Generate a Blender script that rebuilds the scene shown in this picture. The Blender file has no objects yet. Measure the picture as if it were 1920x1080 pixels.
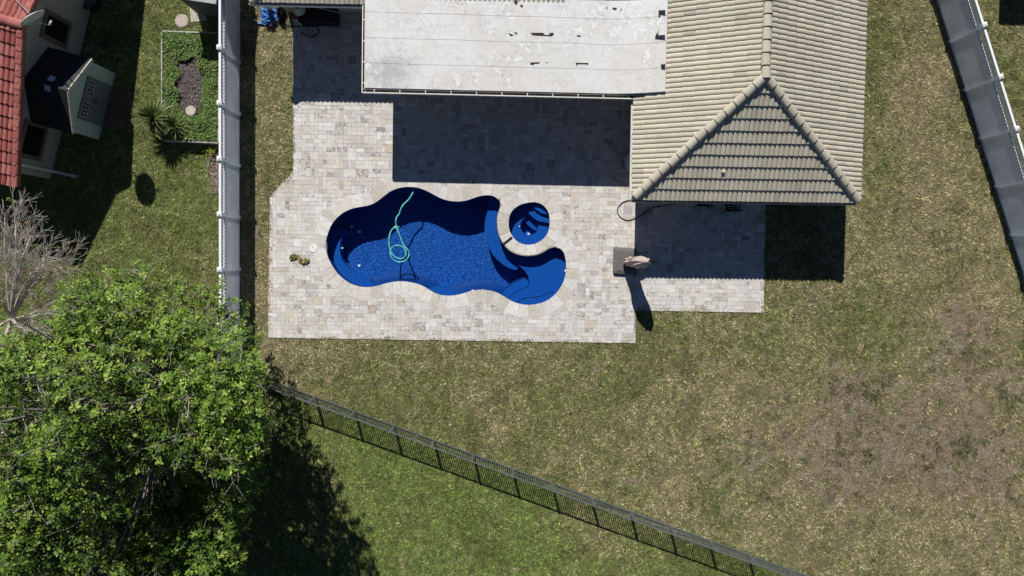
import bpy, bmesh, math, random
import numpy as np
from mathutils import Vector, Matrix
from mathutils.geometry import tessellate_polygon
S = bpy.context.scene
C = S.collection
R = random.Random(7)
rng = np.random.default_rng(11)

# ------------------------------------------------------------------ camera
H = 28.0
FOC = 1280.0
cam_d = bpy.data.cameras.new('camera')
cam = bpy.data.objects.new('camera', cam_d)
C.objects.link(cam)
fw = Vector((26, -53, -FOC)).normalized()
zc = -fw
xc = Vector((0, 1, 0)).cross(zc).normalized()
yc = zc.cross(xc).normalized()
cam.matrix_world = Matrix(((xc.x, yc.x, zc.x, 0), (xc.y, yc.y, zc.y, 0), (xc.z, yc.z, zc.z, H), (0, 0, 0, 1)))
cam_d.sensor_width = 36.0
cam_d.lens = 36.0 * FOC / 1920.0
cam_d.clip_end = 3000
S.camera = cam

def P(px, py, z=0.0):
    d = xc * (px - 960) + yc * (540 - py) + fw * FOC
    t = (z - H) / d.z
    return Vector((d.x * t, d.y * t, z))
def G(px, py):
    return P(px, py, 0.0)
PPM = FOC / H

# ------------------------------------------------------------------ light
SUN = Vector((-0.285, 1.15, 1.0)).normalized()
EL = math.asin(SUN.z)
AZ = math.atan2(SUN.x, SUN.y)
W = bpy.data.worlds.new('World')
S.world = W
W.use_nodes = True
nt = W.node_tree
bg = nt.nodes['Background']
sky = nt.nodes.new('ShaderNodeTexSky')
sky.sky_type = 'NISHITA'
sky.sun_disc = False
sky.sun_elevation = EL
sky.sun_rotation = AZ
sky.altitude = 2500
sky.air_density = 0.75
sky.dust_density = 0.0
sky.ozone_density = 4.0
nt.links.new(sky.outputs[0], bg.inputs[0])
bg.inputs[1].default_value = 0.05
sd = bpy.data.lights.new('sun', 'SUN')
sd.energy = 5.0
sd.angle = math.radians(0.5)
sd.color = (1.0, 0.965, 0.91)
so = bpy.data.objects.new('sun', sd)
so.rotation_euler = SUN.to_track_quat('Z', 'Y').to_euler()
so.location = SUN * 60
C.objects.link(so)
S.view_settings.view_transform = 'Standard'
S.view_settings.look = 'None'
S.view_settings.gamma = 1
S.view_settings.exposure = 0.05

# ------------------------------------------------------------------ materials
def nodes(name):
    m = bpy.data.materials.new(name)
    m.use_nodes = True
    return m, m.node_tree, m.node_tree.nodes['Principled BSDF']
def mk(name, col, rough=0.7, var=0.15, scale=6.0, attr=False, bump=0.0, bscale=40.0, metal=0.0, spec=0.3, trans=0.0, detail=4):
    m, t, b = nodes(name)
    N, L = t.nodes, t.links
    b.inputs['Roughness'].default_value = rough
    b.inputs['Metallic'].default_value = metal
    b.inputs['Specular IOR Level'].default_value = spec
    tc = N.new('ShaderNodeTexCoord')
    no = N.new('ShaderNodeTexNoise'); no.inputs['Scale'].default_value = scale; no.inputs['Detail'].default_value = detail
    L.new(tc.outputs['Object'], no.inputs['Vector'])
    mr = N.new('ShaderNodeMapRange'); mr.inputs[1].default_value = 0.3; mr.inputs[2].default_value = 0.7
    mr.inputs[3].default_value = 1 - var; mr.inputs[4].default_value = 1 + var
    L.new(no.outputs[0], mr.inputs[0])
    mx = N.new('ShaderNodeMix'); mx.data_type = 'RGBA'; mx.blend_type = 'MULTIPLY'; mx.inputs[0].default_value = 1
    if attr:
        a = N.new('ShaderNodeAttribute'); a.attribute_name = 'col'
        L.new(a.outputs['Color'], mx.inputs[6])
    else:
        mx.inputs[6].default_value = (*col, 1)
    L.new(mr.outputs[0], mx.inputs[7])
    L.new(mx.outputs[2], b.inputs['Base Color'])
    if bump:
        n2 = N.new('ShaderNodeTexNoise'); n2.inputs['Scale'].default_value = bscale; n2.inputs['Detail'].default_value = 3
        L.new(tc.outputs['Object'], n2.inputs['Vector'])
        bp = N.new('ShaderNodeBump'); bp.inputs['Strength'].default_value = bump; bp.inputs['Distance'].default_value = 0.02
        L.new(n2.outputs[0], bp.inputs['Height']); L.new(bp.outputs[0], b.inputs['Normal'])
    if trans:
        tr = N.new('ShaderNodeBsdfTranslucent'); L.new(mx.outputs[2], tr.inputs[0])
        ms = N.new('ShaderNodeMixShader'); ms.inputs[0].default_value = trans
        L.new(b.outputs[0], ms.inputs[1]); L.new(tr.outputs[0], ms.inputs[2])
        L.new(ms.outputs[0], N['Material Output'].inputs[0])
    return m

M = {}
M['soil'] = mk('lawn_soil', None, 0.95, 0.25, 9, attr=True, bump=0.6, bscale=25, spec=0.1)
M['grass'] = mk('grass_blade', None, 0.75, 0.08, 3, attr=True, spec=0.15)
M['leaf'] = mk('tree_leaf', None, 0.5, 0.1, 3, attr=True, spec=0.3, trans=0.10)
M['tile'] = mk('cement_roof_tile', None, 0.8, 0.10, 14, attr=True, bump=0.15, bscale=60, spec=0.2)
M['bark'] = mk('grey_bark', (0.33, 0.29, 0.25), 0.9, 0.3, 14, bump=0.6, bscale=30)
M['pale_bark'] = mk('pale_dead_bark', (0.52, 0.47, 0.42), 0.9, 0.25, 12, bump=0.5, bscale=30)
M['vinyl'] = mk('white_vinyl', (0.89, 0.92, 0.98), 0.4, 0.06, 1.5, trans=0.52)
M['vinylrail'] = mk('solid_white_vinyl', (0.86, 0.88, 0.91), 0.35, 0.04, 2.5)
M['white'] = mk('white_paint', (0.78, 0.77, 0.74), 0.45, 0.07, 5)
M['gutter'] = mk('gutter_paint', (0.55, 0.50, 0.45), 0.45, 0.10, 8)
M['stucco'] = mk('house_stucco', (0.50, 0.45, 0.37), 0.9, 0.10, 5, bump=0.4, bscale=50)
M['deckwood'] = mk('roof_underlay', (0.06, 0.05, 0.045), 0.9, 0.1)
M['iron'] = mk('bronze_aluminium', (0.135, 0.148, 0.150), 0.45, 0.2, 10, spec=0.4)
M['black'] = mk('black_plastic', (0.02, 0.02, 0.022), 0.5, 0.2, 8)
M['glass'] = mk('window_glass', (0.012, 0.014, 0.016), 0.08, 0.1, 2, spec=0.5)
M['mortar'] = mk('joint_sand', (0.40, 0.36, 0.30), 0.95, 0.25, 18)
M['copingm'] = mk('coping_stone', None, 0.75, 0.12, 9, attr=True, bump=0.2, bscale=60)
M['stepline'] = mk('dark_blue_step_trim', (.005, .058, .26), .5, .1, 5)
M['hose'] = mk('teal_hose', (0.105, 0.49, 0.44), 0.4, 0.35, 5)
M['umbbase'] = mk('umbrella_base_plastic', (0.14, 0.13, 0.125), 0.6, 0.12, 6, bump=0.1)
M['cloth'] = mk('mauve_canvas', (0.46, 0.385, 0.34), 0.9, 0.12, 7, bump=0.5, bscale=12)
M['shedwall'] = mk('shed_resin', (0.46, 0.55, 0.50), 0.6, 0.12, 6)
M['sheddoor'] = mk('shed_door_resin', (0.16, 0.18, 0.20), 0.6, 0.12, 6)
M['shedroof'] = mk('shed_roof_resin', (0.022, 0.025, 0.03), 0.7, 0.2, 6)
M['skylight'] = mk('skylight_pane', (0.45, 0.6, 0.8), 0.15, 0.05, 4, spec=0.8)
M['cream'] = mk('cream_trim', (0.62, 0.57, 0.47), 0.7, 0.2, 9)
M['taupe'] = mk('taupe_window_trim', (0.16, 0.12, 0.09), 0.8, 0.15, 9)
M['beigewall'] = mk('beige_wall', (0.42, 0.38, 0.31), 0.9, 0.10, 4, bump=0.3)
M['redpaver'] = mk('red_slab', (0.22, 0.10, 0.085), 0.9, 0.2, 12)
M['concrete'] = mk('concrete_slab', (0.52, 0.48, 0.41), 0.9, 0.15, 12, bump=0.3)
M['pinkstone'] = mk('pink_concrete', (0.50, 0.42, 0.39), 0.9, 0.12, 14, bump=0.3)
M['greywood'] = mk('grey_weathered_cladding', (0.13, 0.135, 0.13), 0.8, 0.2, 8)
M['boardwhite'] = mk('weathered_white_board', (0.42, 0.40, 0.37), 0.8, 0.45, 7)
M['bluetarp'] = mk('blue_plastic', (0.07, 0.20, 0.50), 0.45, 0.45, 9)
M['red'] = mk('red_plastic', (0.30, 0.07, 0.05), 0.5, 0.1, 9)
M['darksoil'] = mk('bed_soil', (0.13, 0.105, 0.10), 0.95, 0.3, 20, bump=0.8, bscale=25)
M['leafdebris'] = mk('dead_leaf', None, 0.8, 0.2, 10, attr=True)
M['metalgrey'] = mk('galvanised_metal', (0.42, 0.44, 0.46), 0.4, 0.15, 10, metal=0.5)
M['dish'] = mk('dish_paint', (0.70, 0.72, 0.70), 0.5, 0.08, 8)

def paver_mat():
    m, t, b = nodes('travertine_paver')
    N, L = t.nodes, t.links
    b.inputs['Roughness'].default_value = 0.8
    b.inputs['Specular IOR Level'].default_value = 0.25
    tc = N.new('ShaderNodeTexCoord')
    a = N.new('ShaderNodeAttribute'); a.attribute_name = 'col'
    # soft clouding
    n1 = N.new('ShaderNodeTexNoise'); n1.inputs['Scale'].default_value = 5; n1.inputs['Detail'].default_value = 6
    n1.inputs['Distortion'].default_value = 1.5
    L.new(tc.outputs['Object'], n1.inputs['Vector'])
    r1 = N.new('ShaderNodeMapRange'); r1.inputs[1].default_value = .3; r1.inputs[2].default_value = .7; r1.inputs[3].default_value = .88; r1.inputs[4].default_value = 1.10
    L.new(n1.outputs[0], r1.inputs[0])
    mx = N.new('ShaderNodeMix'); mx.data_type = 'RGBA'; mx.blend_type = 'MULTIPLY'; mx.inputs[0].default_value = 1
    L.new(a.outputs['Color'], mx.inputs[6]); L.new(r1.outputs[0], mx.inputs[7])
    # pores and veins: amount driven per stone (alpha)
    n2 = N.new('ShaderNodeTexNoise'); n2.inputs['Scale'].default_value = 11; n2.inputs['Detail'].default_value = 5; n2.inputs['Roughness'].default_value = .65
    n2.inputs['Distortion'].default_value = 0.8
    L.new(tc.outputs['Object'], n2.inputs['Vector'])
    ad = N.new('ShaderNodeMath'); ad.operation = 'MULTIPLY_ADD'; ad.inputs[1].default_value = 0.34; 
    L.new(a.outputs['Alpha'], ad.inputs[0]); L.new(n2.outputs[0], ad.inputs[2])
    r2 = N.new('ShaderNodeMapRange'); r2.inputs[1].default_value = .67; r2.inputs[2].default_value = .79; r2.inputs[3].default_value = 0; r2.inputs[4].default_value = .68
    L.new(ad.outputs[0], r2.inputs[0])
    m2 = N.new('ShaderNodeMix'); m2.data_type = 'RGBA'
    L.new(r2.outputs[0], m2.inputs[0]); L.new(mx.outputs[2], m2.inputs[6]); m2.inputs[7].default_value = (.15, .14, .135, 1)
    L.new(m2.outputs[2], b.inputs['Base Color'])
    bp = N.new('ShaderNodeBump'); bp.inputs['Strength'].default_value = .25; bp.inputs['Distance'].default_value = .01
    L.new(n2.outputs[0], bp.inputs['Height']); L.new(bp.outputs[0], b.inputs['Normal'])
    return m
M['paver'] = paver_mat()

def pool_mat(name, base, hi, lo, scale, sharp):
    m, t, b = nodes(name)
    N, L = t.nodes, t.links
    b.inputs['Roughness'].default_value = .55
    b.inputs['Specular IOR Level'].default_value = .2
    tc = N.new('ShaderNodeTexCoord')
    n = N.new('ShaderNodeTexNoise'); n.inputs['Scale'].default_value = scale; n.inputs['Detail'].default_value = 3; n.inputs['Roughness'].default_value = .7
    L.new(tc.outputs['Object'], n.inputs['Vector'])
    cr = N.new('ShaderNodeValToRGB')
    e = cr.color_ramp.elements
    e[0].position = .5 - sharp; e[0].color = (*lo, 1)
    e[1].position = .5 + sharp; e[1].color = (*hi, 1)
    x = e.new(.5); x.color = (*base, 1)
    L.new(n.outputs[0], cr.inputs[0])
    L.new(cr.outputs[0], b.inputs['Base Color'])
    return m
M['poolfloor'] = pool_mat('speckled_blue_floor', (.007, .066, .29), (.06, .235, .62), (.002, .022, .14), 18, .19)  # speckle of the finish, with caustic light grain painted into its colour
M['poolwall_shaded'] = pool_mat('shaded_gelcoat_wall', (.0045, .040, .185), (.007, .056, .24), (.003, .03, .14), 30, .25)  # darker copy of the ledge gelcoat: weaker underwater light painted in
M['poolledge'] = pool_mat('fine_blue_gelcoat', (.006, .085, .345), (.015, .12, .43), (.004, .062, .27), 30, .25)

def water_mat():
    m, t, b = nodes('clear_pool_water')
    N, L = t.nodes, t.links
    N.remove(b)
    tr = N.new('ShaderNodeBsdfTransparent'); tr.inputs[0].default_value = (.72, .90, 1, 1)
    gl = N.new('ShaderNodeBsdfGlossy'); gl.inputs['Roughness'].default_value = .03
    fr = N.new('ShaderNodeFresnel'); fr.inputs[0].default_value = 1.33
    tc = N.new('ShaderNodeTexCoord')
    n = N.new('ShaderNodeTexNoise'); n.inputs['Scale'].default_value = 3.5; n.inputs['Detail'].default_value = 3
    L.new(tc.outputs['Object'], n.inputs['Vector'])
    bp = N.new('ShaderNodeBump'); bp.inputs['Strength'].default_value = .5; bp.inputs['Distance'].default_value = .05
    L.new(n.outputs[0], bp.inputs['Height'])
    L.new(bp.outputs[0], gl.inputs['Normal']); L.new(bp.outputs[0], fr.inputs['Normal'])
    ms = N.new('ShaderNodeMixShader')
    L.new(fr.outputs[0], ms.inputs[0]); L.new(tr.outputs[0], ms.inputs[1]); L.new(gl.outputs[0], ms.inputs[2])
    L.new(ms.outputs[0], N['Material Output'].inputs[0])
    return m
M['water'] = water_mat()

def whiteroof_mat():
    m, t, b = nodes('weathered_white_roof_coating')
    N, L = t.nodes, t.links
    b.inputs['Roughness'].default_value = .7
    tc = N.new('ShaderNodeTexCoord')
    def noise(sc, det=5, dist=0., rough=.55, stretch=(1, 1, 1)):
        mp = N.new('ShaderNodeMapping'); mp.inputs['Scale'].default_value = stretch
        L.new(tc.outputs['Object'], mp.inputs[0])
        n = N.new('ShaderNodeTexNoise'); n.inputs['Scale'].default_value = sc; n.inputs['Detail'].default_value = det
        n.inputs['Distortion'].default_value = dist; n.inputs['Roughness'].default_value = rough
        L.new(mp.outputs[0], n.inputs['Vector']); return n.outputs[0]
    def rng_(sock, a, b_, c=0., d=1.):
        r = N.new('ShaderNodeMapRange'); r.inputs[1].default_value = a; r.inputs[2].default_value = b_; r.inputs[3].default_value = c; r.inputs[4].default_value = d
        L.new(sock, r.inputs[0]); return r.outputs[0]
    def mix(f, a, col):
        x = N.new('ShaderNodeMix'); x.data_type = 'RGBA'; L.new(f, x.inputs[0])
        if isinstance(a, tuple): x.inputs[6].default_value = a
        else: L.new(a, x.inputs[6])
        if isinstance(col, tuple): x.inputs[7].default_value = col
        else: L.new(col, x.inputs[7])
        return x.outputs[2]
    def mul(a, b_):
        x = N.new('ShaderNodeMath'); x.operation = 'MULTIPLY'; L.new(a, x.inputs[0]); L.new(b_, x.inputs[1]); return x.outputs[0]
    big = noise(.55, 3, .5)
    col = mix(rng_(big, .42, .6), (.70, .71, .715, 1), (.655, .63, .59, 1))
    # streaks
    col = mix(rng_(noise(2.2, 5, .4, .6, (.35, 2.2, 1)), .52, .75, 0, .5), col, (.50, .485, .46, 1))
    # peeled whiter islands with dark rims
    n = noise(2.1, 9, .5, .70)
    reg = rng_(noise(.42, 2, .0), .44, .56)
    isl = rng_(n, .535, .55)
    col = mix(mul(isl, reg), col, (.75, .76, .77, 1))
    ab = N.new('ShaderNodeMath'); ab.operation = 'SUBTRACT'; L.new(n, ab.inputs[0]); ab.inputs[1].default_value = .535
    ab2 = N.new('ShaderNodeMath'); ab2.operation = 'ABSOLUTE'; L.new(ab.outputs[0], ab2.inputs[0])
    rim = rng_(ab2.outputs[0], .003, .02, .6, 0)
    col = mix(mul(rim, reg), col, (.30, .295, .29, 1))
    # grey dirt patch at the low corner
    p = P(735, 138, 2.5)
    vs = N.new('ShaderNodeVectorMath'); vs.operation = 'DISTANCE'; L.new(tc.outputs['Object'], vs.inputs[0]); vs.inputs[1].default_value = p
    d = rng_(vs.outputs['Value'], .1, 2.1, .60, 0)
    nn = noise(3.0, 9, .8, .75)
    ad = N.new('ShaderNodeMath'); ad.operation = 'ADD'; L.new(d, ad.inputs[0]); L.new(nn, ad.inputs[1])
    col = mix(rng_(ad.outputs[0], .80, 1.06, 0, .85), col, (.40, .39, .385, 1))
    col = mix(rng_(noise(4.5, 6, .6, .7), .48, .68, 0, .42), col, (.47, .47, .465, 1))
    # fine specks
    col = mix(rng_(noise(16, 3), .70, .76, 0, .5), col, (.25, .25, .25, 1))
    L.new(col, b.inputs['Base Color'])
    return m
M['whiteroof'] = whiteroof_mat()

# ------------------------------------------------------------------ builders
class MB:
    def __init__(s): s.v = []; s.f = []; s.c = []
    def add(s, vs, fs, col=None):
        o = len(s.v); s.v += [tuple(p) for p in vs]
        for q in fs:
            s.f.append(tuple(i + o for i in q)); s.c.append(col or (1, 1, 1, 0))
    def box(s, c, d, rz=0.0, col=None):
        cr, sr = math.cos(rz), math.sin(rz)
        vs = []
        for z in (-1, 1):
            for (x, y) in ((-1, -1), (1, -1), (1, 1), (-1, 1)):
                X, Y = x * d[0] / 2, y * d[1] / 2
                vs.append((c[0] + X * cr - Y * sr, c[1] + X * sr + Y * cr, c[2] + z * d[2] / 2))
        s.add(vs, [(3, 2, 1, 0), (4, 5, 6, 7), (0, 1, 5, 4), (1, 2, 6, 5), (2, 3, 7, 6), (3, 0, 4, 7)], col)
    def bar(s, p0, p1, w, h, col=None, up=(0, 0, 1)):
        p0, p1 = Vector(p0), Vector(p1)
        d = (p1 - p0).normalized(); up = Vector(up)
        if abs(d.dot(up)) > .99: up = Vector((1, 0, 0))
        a = d.cross(up).normalized() * (w / 2); b = a.cross(d).normalized() * (h / 2)
        vs = [p0 - a - b, p0 + a - b, p0 + a + b, p0 - a + b, p1 - a - b, p1 + a - b, p1 + a + b, p1 - a + b]
        s.add(vs, [(0, 1, 2, 3), (7, 6, 5, 4), (0, 4, 5, 1), (1, 5, 6, 2), (2, 6, 7, 3), (3, 7, 4, 0)], col)
    def prism(s, pts, z0, z1, col=None):
        n = len(pts)
        vs = [(p[0], p[1], z0) for p in pts] + [(p[0], p[1], z1) for p in pts]
        tri = tessellate_polygon([[Vector((p[0], p[1], 0)) for p in pts]])
        fs = [(i, (i + 1) % n, (i + 1) % n + n, i + n) for i in range(n)]
        fs += [tuple(i + n for i in t) for t in tri] + [tuple(reversed(t)) for t in tri]
        s.add(vs, fs, col)
    def tube(s, pts, rad, n=6, col=None, cap=True):
        pts = [Vector(p) for p in pts]
        if not isinstance(rad, (list, tuple)): rad = [rad] * len(pts)
        o = len(s.v); ref = Vector((0.3, 0.2, 1))
        for i, p in enumerate(pts):
            d = (pts[min(i + 1, len(pts) - 1)] - pts[max(i - 1, 0)])
            d = d.normalized() if d.length > 1e-9 else Vector((0, 0, 1))
            r = ref if abs(d.dot(ref.normalized())) < .95 else Vector((1, 0, 0))
            a = d.cross(r).normalized(); b = d.cross(a)
            for k in range(n):
                t = 2 * math.pi * k / n
                s.v.append(tuple(p + (a * math.cos(t) + b * math.sin(t)) * rad[i]))
        for i in range(len(pts) - 1):
            for k in range(n):
                s.f.append((o + i * n + k, o + i * n + (k + 1) % n, o + (i + 1) * n + (k + 1) % n, o + (i + 1) * n + k)); s.c.append(col or (1, 1, 1, 0))
        if cap:
            s.f.append(tuple(o + k for k in range(n))); s.c.append(col or (1, 1, 1, 0))
            e = o + (len(pts) - 1) * n
            s.f.append(tuple(e + k for k in reversed(range(n)))); s.c.append(col or (1, 1, 1, 0))
    def disc(s, c, r, z0, z1, n=24, col=None, wob=0.0):
        s.prism([(c[0] + r * (1 + wob * R.uniform(-1, 1)) * math.cos(2 * math.pi * i / n), c[1] + r * (1 + wob * R.uniform(-1, 1)) * math.sin(2 * math.pi * i / n)) for i in range(n)], z0, z1, col)
    def mesh(s, name, attr=False):
        me = bpy.data.meshes.new(name)
        me.from_pydata(s.v, [], s.f)
        if attr:
            a = me.attributes.new('col', 'FLOAT_COLOR', 'FACE')
            a.data.foreach_set('color', np.array(s.c, dtype=np.float32).ravel())
        return me
    def obj(s, name, mat, parent=None, attr=False, smooth=False, label=None):
        return put(name, s.mesh(name, attr), mat, parent, smooth, label)

def put(name, me, mat, parent=None, smooth=False, label=None):
    o = bpy.data.objects.new(name, me)
    me.materials.append(M[mat] if isinstance(mat, str) else mat)
    C.objects.link(o)
    bm = bmesh.new(); bm.from_mesh(me)
    if len(bm.faces) < 200000 and not name.startswith(('crown', 'lawn_grass')):
        bmesh.ops.recalc_face_normals(bm, faces=bm.faces)
    bm.to_mesh(me); bm.free()
    if smooth:
        me.polygons.foreach_set('use_smooth', [True] * len(me.polygons))
    if parent is not None:
        o.parent = parent
        if parent.type == 'EMPTY': o.location = -parent.location
    if label: o['label'] = label
    return o
def thing(name, label, cat, loc, group=None):
    o = bpy.data.objects.new(name, None); C.objects.link(o)
    o.location = Vector(loc); o.empty_display_size = .3
    o['label'] = label; o['category'] = cat
    if group: o['group'] = group
    return o
def tag(o, label, cat, group=None, kind=None):
    o['label'] = label; o['category'] = cat
    if group: o['group'] = group
    if kind: o['kind'] = kind
    return o
def struct(o, label=None, cat=None):
    o['kind'] = 'structure'
    if label: o['label'] = label
    if cat: o['category'] = cat
    return o

def catmull(pts, n=8, closed=False):
    pts = [Vector(p) for p in pts]; out = []; N_ = len(pts)
    rngN = N_ if closed else N_ - 1
    for i in range(rngN):
        g = (lambda k: pts[k % N_]) if closed else (lambda k: pts[min(max(k, 0), N_ - 1)])
        a, b, c, d = g(i - 1), g(i), g(i + 1), g(i + 2)
        for k in range(n):
            t = k / n
            out.append(.5 * ((2 * b) + (c - a) * t + (2 * a - 5 * b + 4 * c - d) * t * t + (3 * b - a - 3 * c + d) * t ** 3))
    if not closed: out.append(pts[-1])
    return out
def resample(poly, step):
    poly = [Vector(p) for p in poly]; poly.append(poly[0])
    L_ = [0]
    for a, b in zip(poly, poly[1:]): L_.append(L_[-1] + (b - a).length)
    n = max(8, int(round(L_[-1] / step))); out = []; j = 0
    for i in range(n):
        s_ = L_[-1] * i / n
        while L_[j + 1] < s_: j += 1
        t = (s_ - L_[j]) / max(1e-9, L_[j + 1] - L_[j])
        out.append(poly[j].lerp(poly[j + 1], t))
    return out
def area(poly): return .5 * sum(a[0] * b[1] - b[0] * a[1] for a, b in zip(poly, poly[1:] + poly[:1]))
def normals_out(poly):
    n = len(poly); sg = 1 if area(poly) > 0 else -1; out = []
    for i in range(n):
        d = poly[(i + 1) % n] - poly[i - 1]
        out.append(Vector((d.y, -d.x, 0)).normalized() * sg)
    return out
def inside(poly_np, X, Y):
    r = np.zeros(X.shape, bool); n = len(poly_np); j = n - 1
    for i in range(n):
        xi, yi = poly_np[i]; xj, yj = poly_np[j]
        if yi != yj:
            r ^= ((yi > Y) != (yj > Y)) & (X < (xj - xi) * (Y - yi) / (yj - yi) + xi)
        j = i
    return r
def dist_to(poly_np, X, Y):
    d = np.full(X.shape, 1e9); n = len(poly_np)
    for i in range(n):
        a = poly_np[i]; b = poly_np[(i + 1) % n]; ab = b - a
        t = np.clip(((X - a[0]) * ab[0] + (Y - a[1]) * ab[1]) / max(1e-12, ab @ ab), 0, 1)
        d = np.minimum(d, np.hypot(X - a[0] - t * ab[0], Y - a[1] - t * ab[1]))
    return d
def vnoise(x, y, seed=0):
    xi = np.floor(x).astype(np.int64); yi = np.floor(y).astype(np.int64)
    fx = x - xi; fy = y - yi; fx = fx * fx * (3 - 2 * fx); fy = fy * fy * (3 - 2 * fy)
    def h(a, b):
        n = (a * 374761393 + b * 668265263 + seed * 974711) & 0xffffffff
        n = ((n ^ (n >> 13)) * 1274126177) & 0xffffffff
        n = n ^ (n >> 16)
        return (n & 0xffff) / 65535.0
    return (h(xi, yi) * (1 - fx) + h(xi + 1, yi) * fx) * (1 - fy) + (h(xi, yi + 1) * (1 - fx) + h(xi + 1, yi + 1) * fx) * fy
def fbm(x, y, seed=0, o=4):
    s_ = 0; a = .5; t = 0
    for k in range(o):
        s_ = s_ + a * vnoise(x * 2 ** k + 17 * k, y * 2 ** k - 9 * k, seed + k); t += a; a *= .55
    return s_ / t
def sm(a, b, x):
    t = np.clip((x - a) / (b - a), 0, 1); return t * t * (3 - 2 * t)

# ------------------------------------------------------------------ outlines traced on the ground
patio_px = [(549, -8), (550, 318), (544, 330), (513, 361), (507, 374), (503, 633), (1191, 643), (1191.5, 582), (1431, 586), (1436, 330), (1240, 300), (1240, -8)]
patio = [G(*p) for p in patio_px]
patio_np = np.array([(p.x, p.y) for p in patio])
def z5(x, y): return (580 + x / 3.692, 330 + y / 3.692)
def z8(x, y): return (920 + x / 7.714, 360 + y / 7.714)
pool_raw = [(108, 480), (120, 410), (150, 335), (200, 275), (260, 235), (320, 215), (390, 203), (440, 188), (490, 155), (540, 115), (590, 88), (650, 73), (720, 72), (780, 85), (840, 112), (890, 140), (940, 160), (1000, 171), (1060, 170), (1110, 158), (1160, 140), (1210, 130), (1250, 129), (1290, 142), (1315, 168), (1322, 200), (1312, 235), (1302, 270), (1298, 310), (1302, 370), (1318, 425), (1345, 475), (1385, 515), (1430, 540), (1480, 552), (1530, 553), (1580, 545), (1620, 528), (1660, 503), (1700, 492), (1735, 497), (1760, 520), (1775, 560), (1782, 620), (1778, 680), (1760, 740), (1725, 800), (1680, 845), (1630, 875), (1570, 892), (1510, 897), (1450, 888), (1400, 870), (1350, 840), (1300, 812), (1250, 797), (1190, 792), (1130, 797), (1080, 812), (1030, 826), (970, 833), (910, 828), (860, 810), (810, 780), (760, 755), (700, 740), (640, 733), (580, 737), (520, 750), (460, 767), (400, 774), (350, 770), (290, 752), (240, 722), (190, 675), (150, 615), (122, 555)]
spa_raw = [(252, 430), (262, 350), (300, 270), (360, 215), (440, 170), (530, 148), (620, 138), (700, 150), (770, 190), (820, 245), (850, 310), (862, 400), (858, 500), (840, 580), (800, 650), (740, 705), (660, 750), (580, 770), (500, 770), (430, 750), (360, 705), (305, 640), (270, 570), (254, 500)]
DK = 0.05
pool = resample(catmull([P(*z5(*p), DK) for p in pool_raw], 5, True), .1)
spa = resample(catmull([P(*z8(*p), DK) for p in spa_raw], 5, True), .08)
for q in pool + spa: q.z = 0
if area(pool) < 0: pool.reverse()
if area(spa) < 0: spa.reverse()
pool_np = np.array([(p.x, p.y) for p in pool]); spa_np = np.array([(p.x, p.y) for p in spa])

# house frame axes
E1 = P(1186, 372, 2.58); E2 = P(1610, 378, 2.58); APX = P(1435, 143, 4.46)
HU = (E2 - E1).normalized(); HV = Vector((-HU.y, HU.x, 0))
ANG = math.atan2(HU.y, HU.x)

# ------------------------------------------------------------------ lawn
def px_of(x, y): return 934 + x * PPM, 487 - y * PPM
iron0 = (445.4, 690.0); iron1 = (1477.0, 1065.0)
def lawn_fields(x, y):
    px, py = px_of(x, y)
    n1 = fbm(x * .55, y * .55, 3); n2 = fbm(x * 1.6, y * 1.6, 8); n3 = fbm(x * .2, y * .2, 21, 3); n4 = fbm(x * 5, y * 5, 31, 3)
    def g(cx, cy, sx, sy): return np.exp(-((px - cx) / sx) ** 2 - ((py - cy) / sy) ** 2)
    b = .85 * g(1640, 810, 190, 130) + .7 * g(1860, 690, 100, 170) + .6 * g(1520, 890, 170, 70) + .75 * g(1770, 880, 170, 120) + .6 * g(1900, 930, 90, 160) \
        + .55 * g(1210, 905, 60, 30) + .65 * g(1590, 720, 50, 60) + .5 * g(1830, 600, 50, 70) + .45 * g(1310, 690, 25, 70) + .6 * g(1510, 575, 35, 60) + .7 * g(1195, 612, 18, 24) \
        + .40 * g(480, 470, 16, 220) + .35 * g(1740, 250, 90, 260) + .25 * g(1380, 820, 90, 60) + .3 * g(1120, 690, 50, 20) + .35 * g(1080, 990, 60, 30) + .3 * g(760, 735, 120, 20)
    bare = sm(.30, 1.10, b * .9 + (n1 - .5) * .8 + (n2 - .5) * 1.7 + (n4 - .5) * 1.7)
    slope = (iron1[1] - iron0[1]) / (iron1[0] - iron0[0])
    below = sm(0, 12, py - (iron0[1] + (px - iron0[0]) * slope))
    left = sm(0, 8, 430 - px) * (1 - below); 
    rf = 1755 + py * .305
    right = sm(0, 10, px - rf)
    gr = .385 + .36 * g(1640, 240, 45, 330) + .18 * g(1560, 640, 180, 90) + .22 * g(900, 760, 350, 100) * (1 - below) + .46 * below * (1 - g(1150, 1000, 130, 60) * .7) + .42 * left + .22 * right + .15 * g(1250, 620, 150, 50) \
        - .20 * g(1720, 250, 70, 300) - .12 * g(480, 300, 40, 400) - .10 * g(1400, 760, 300, 120)
    gr = np.clip(gr + (n1 - .5) * .8 + (n2 - .5) * .75 + (n3 - .5) * .4, 0.03, .97)
    return bare, gr, n1, n2, n4, below, left

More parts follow.
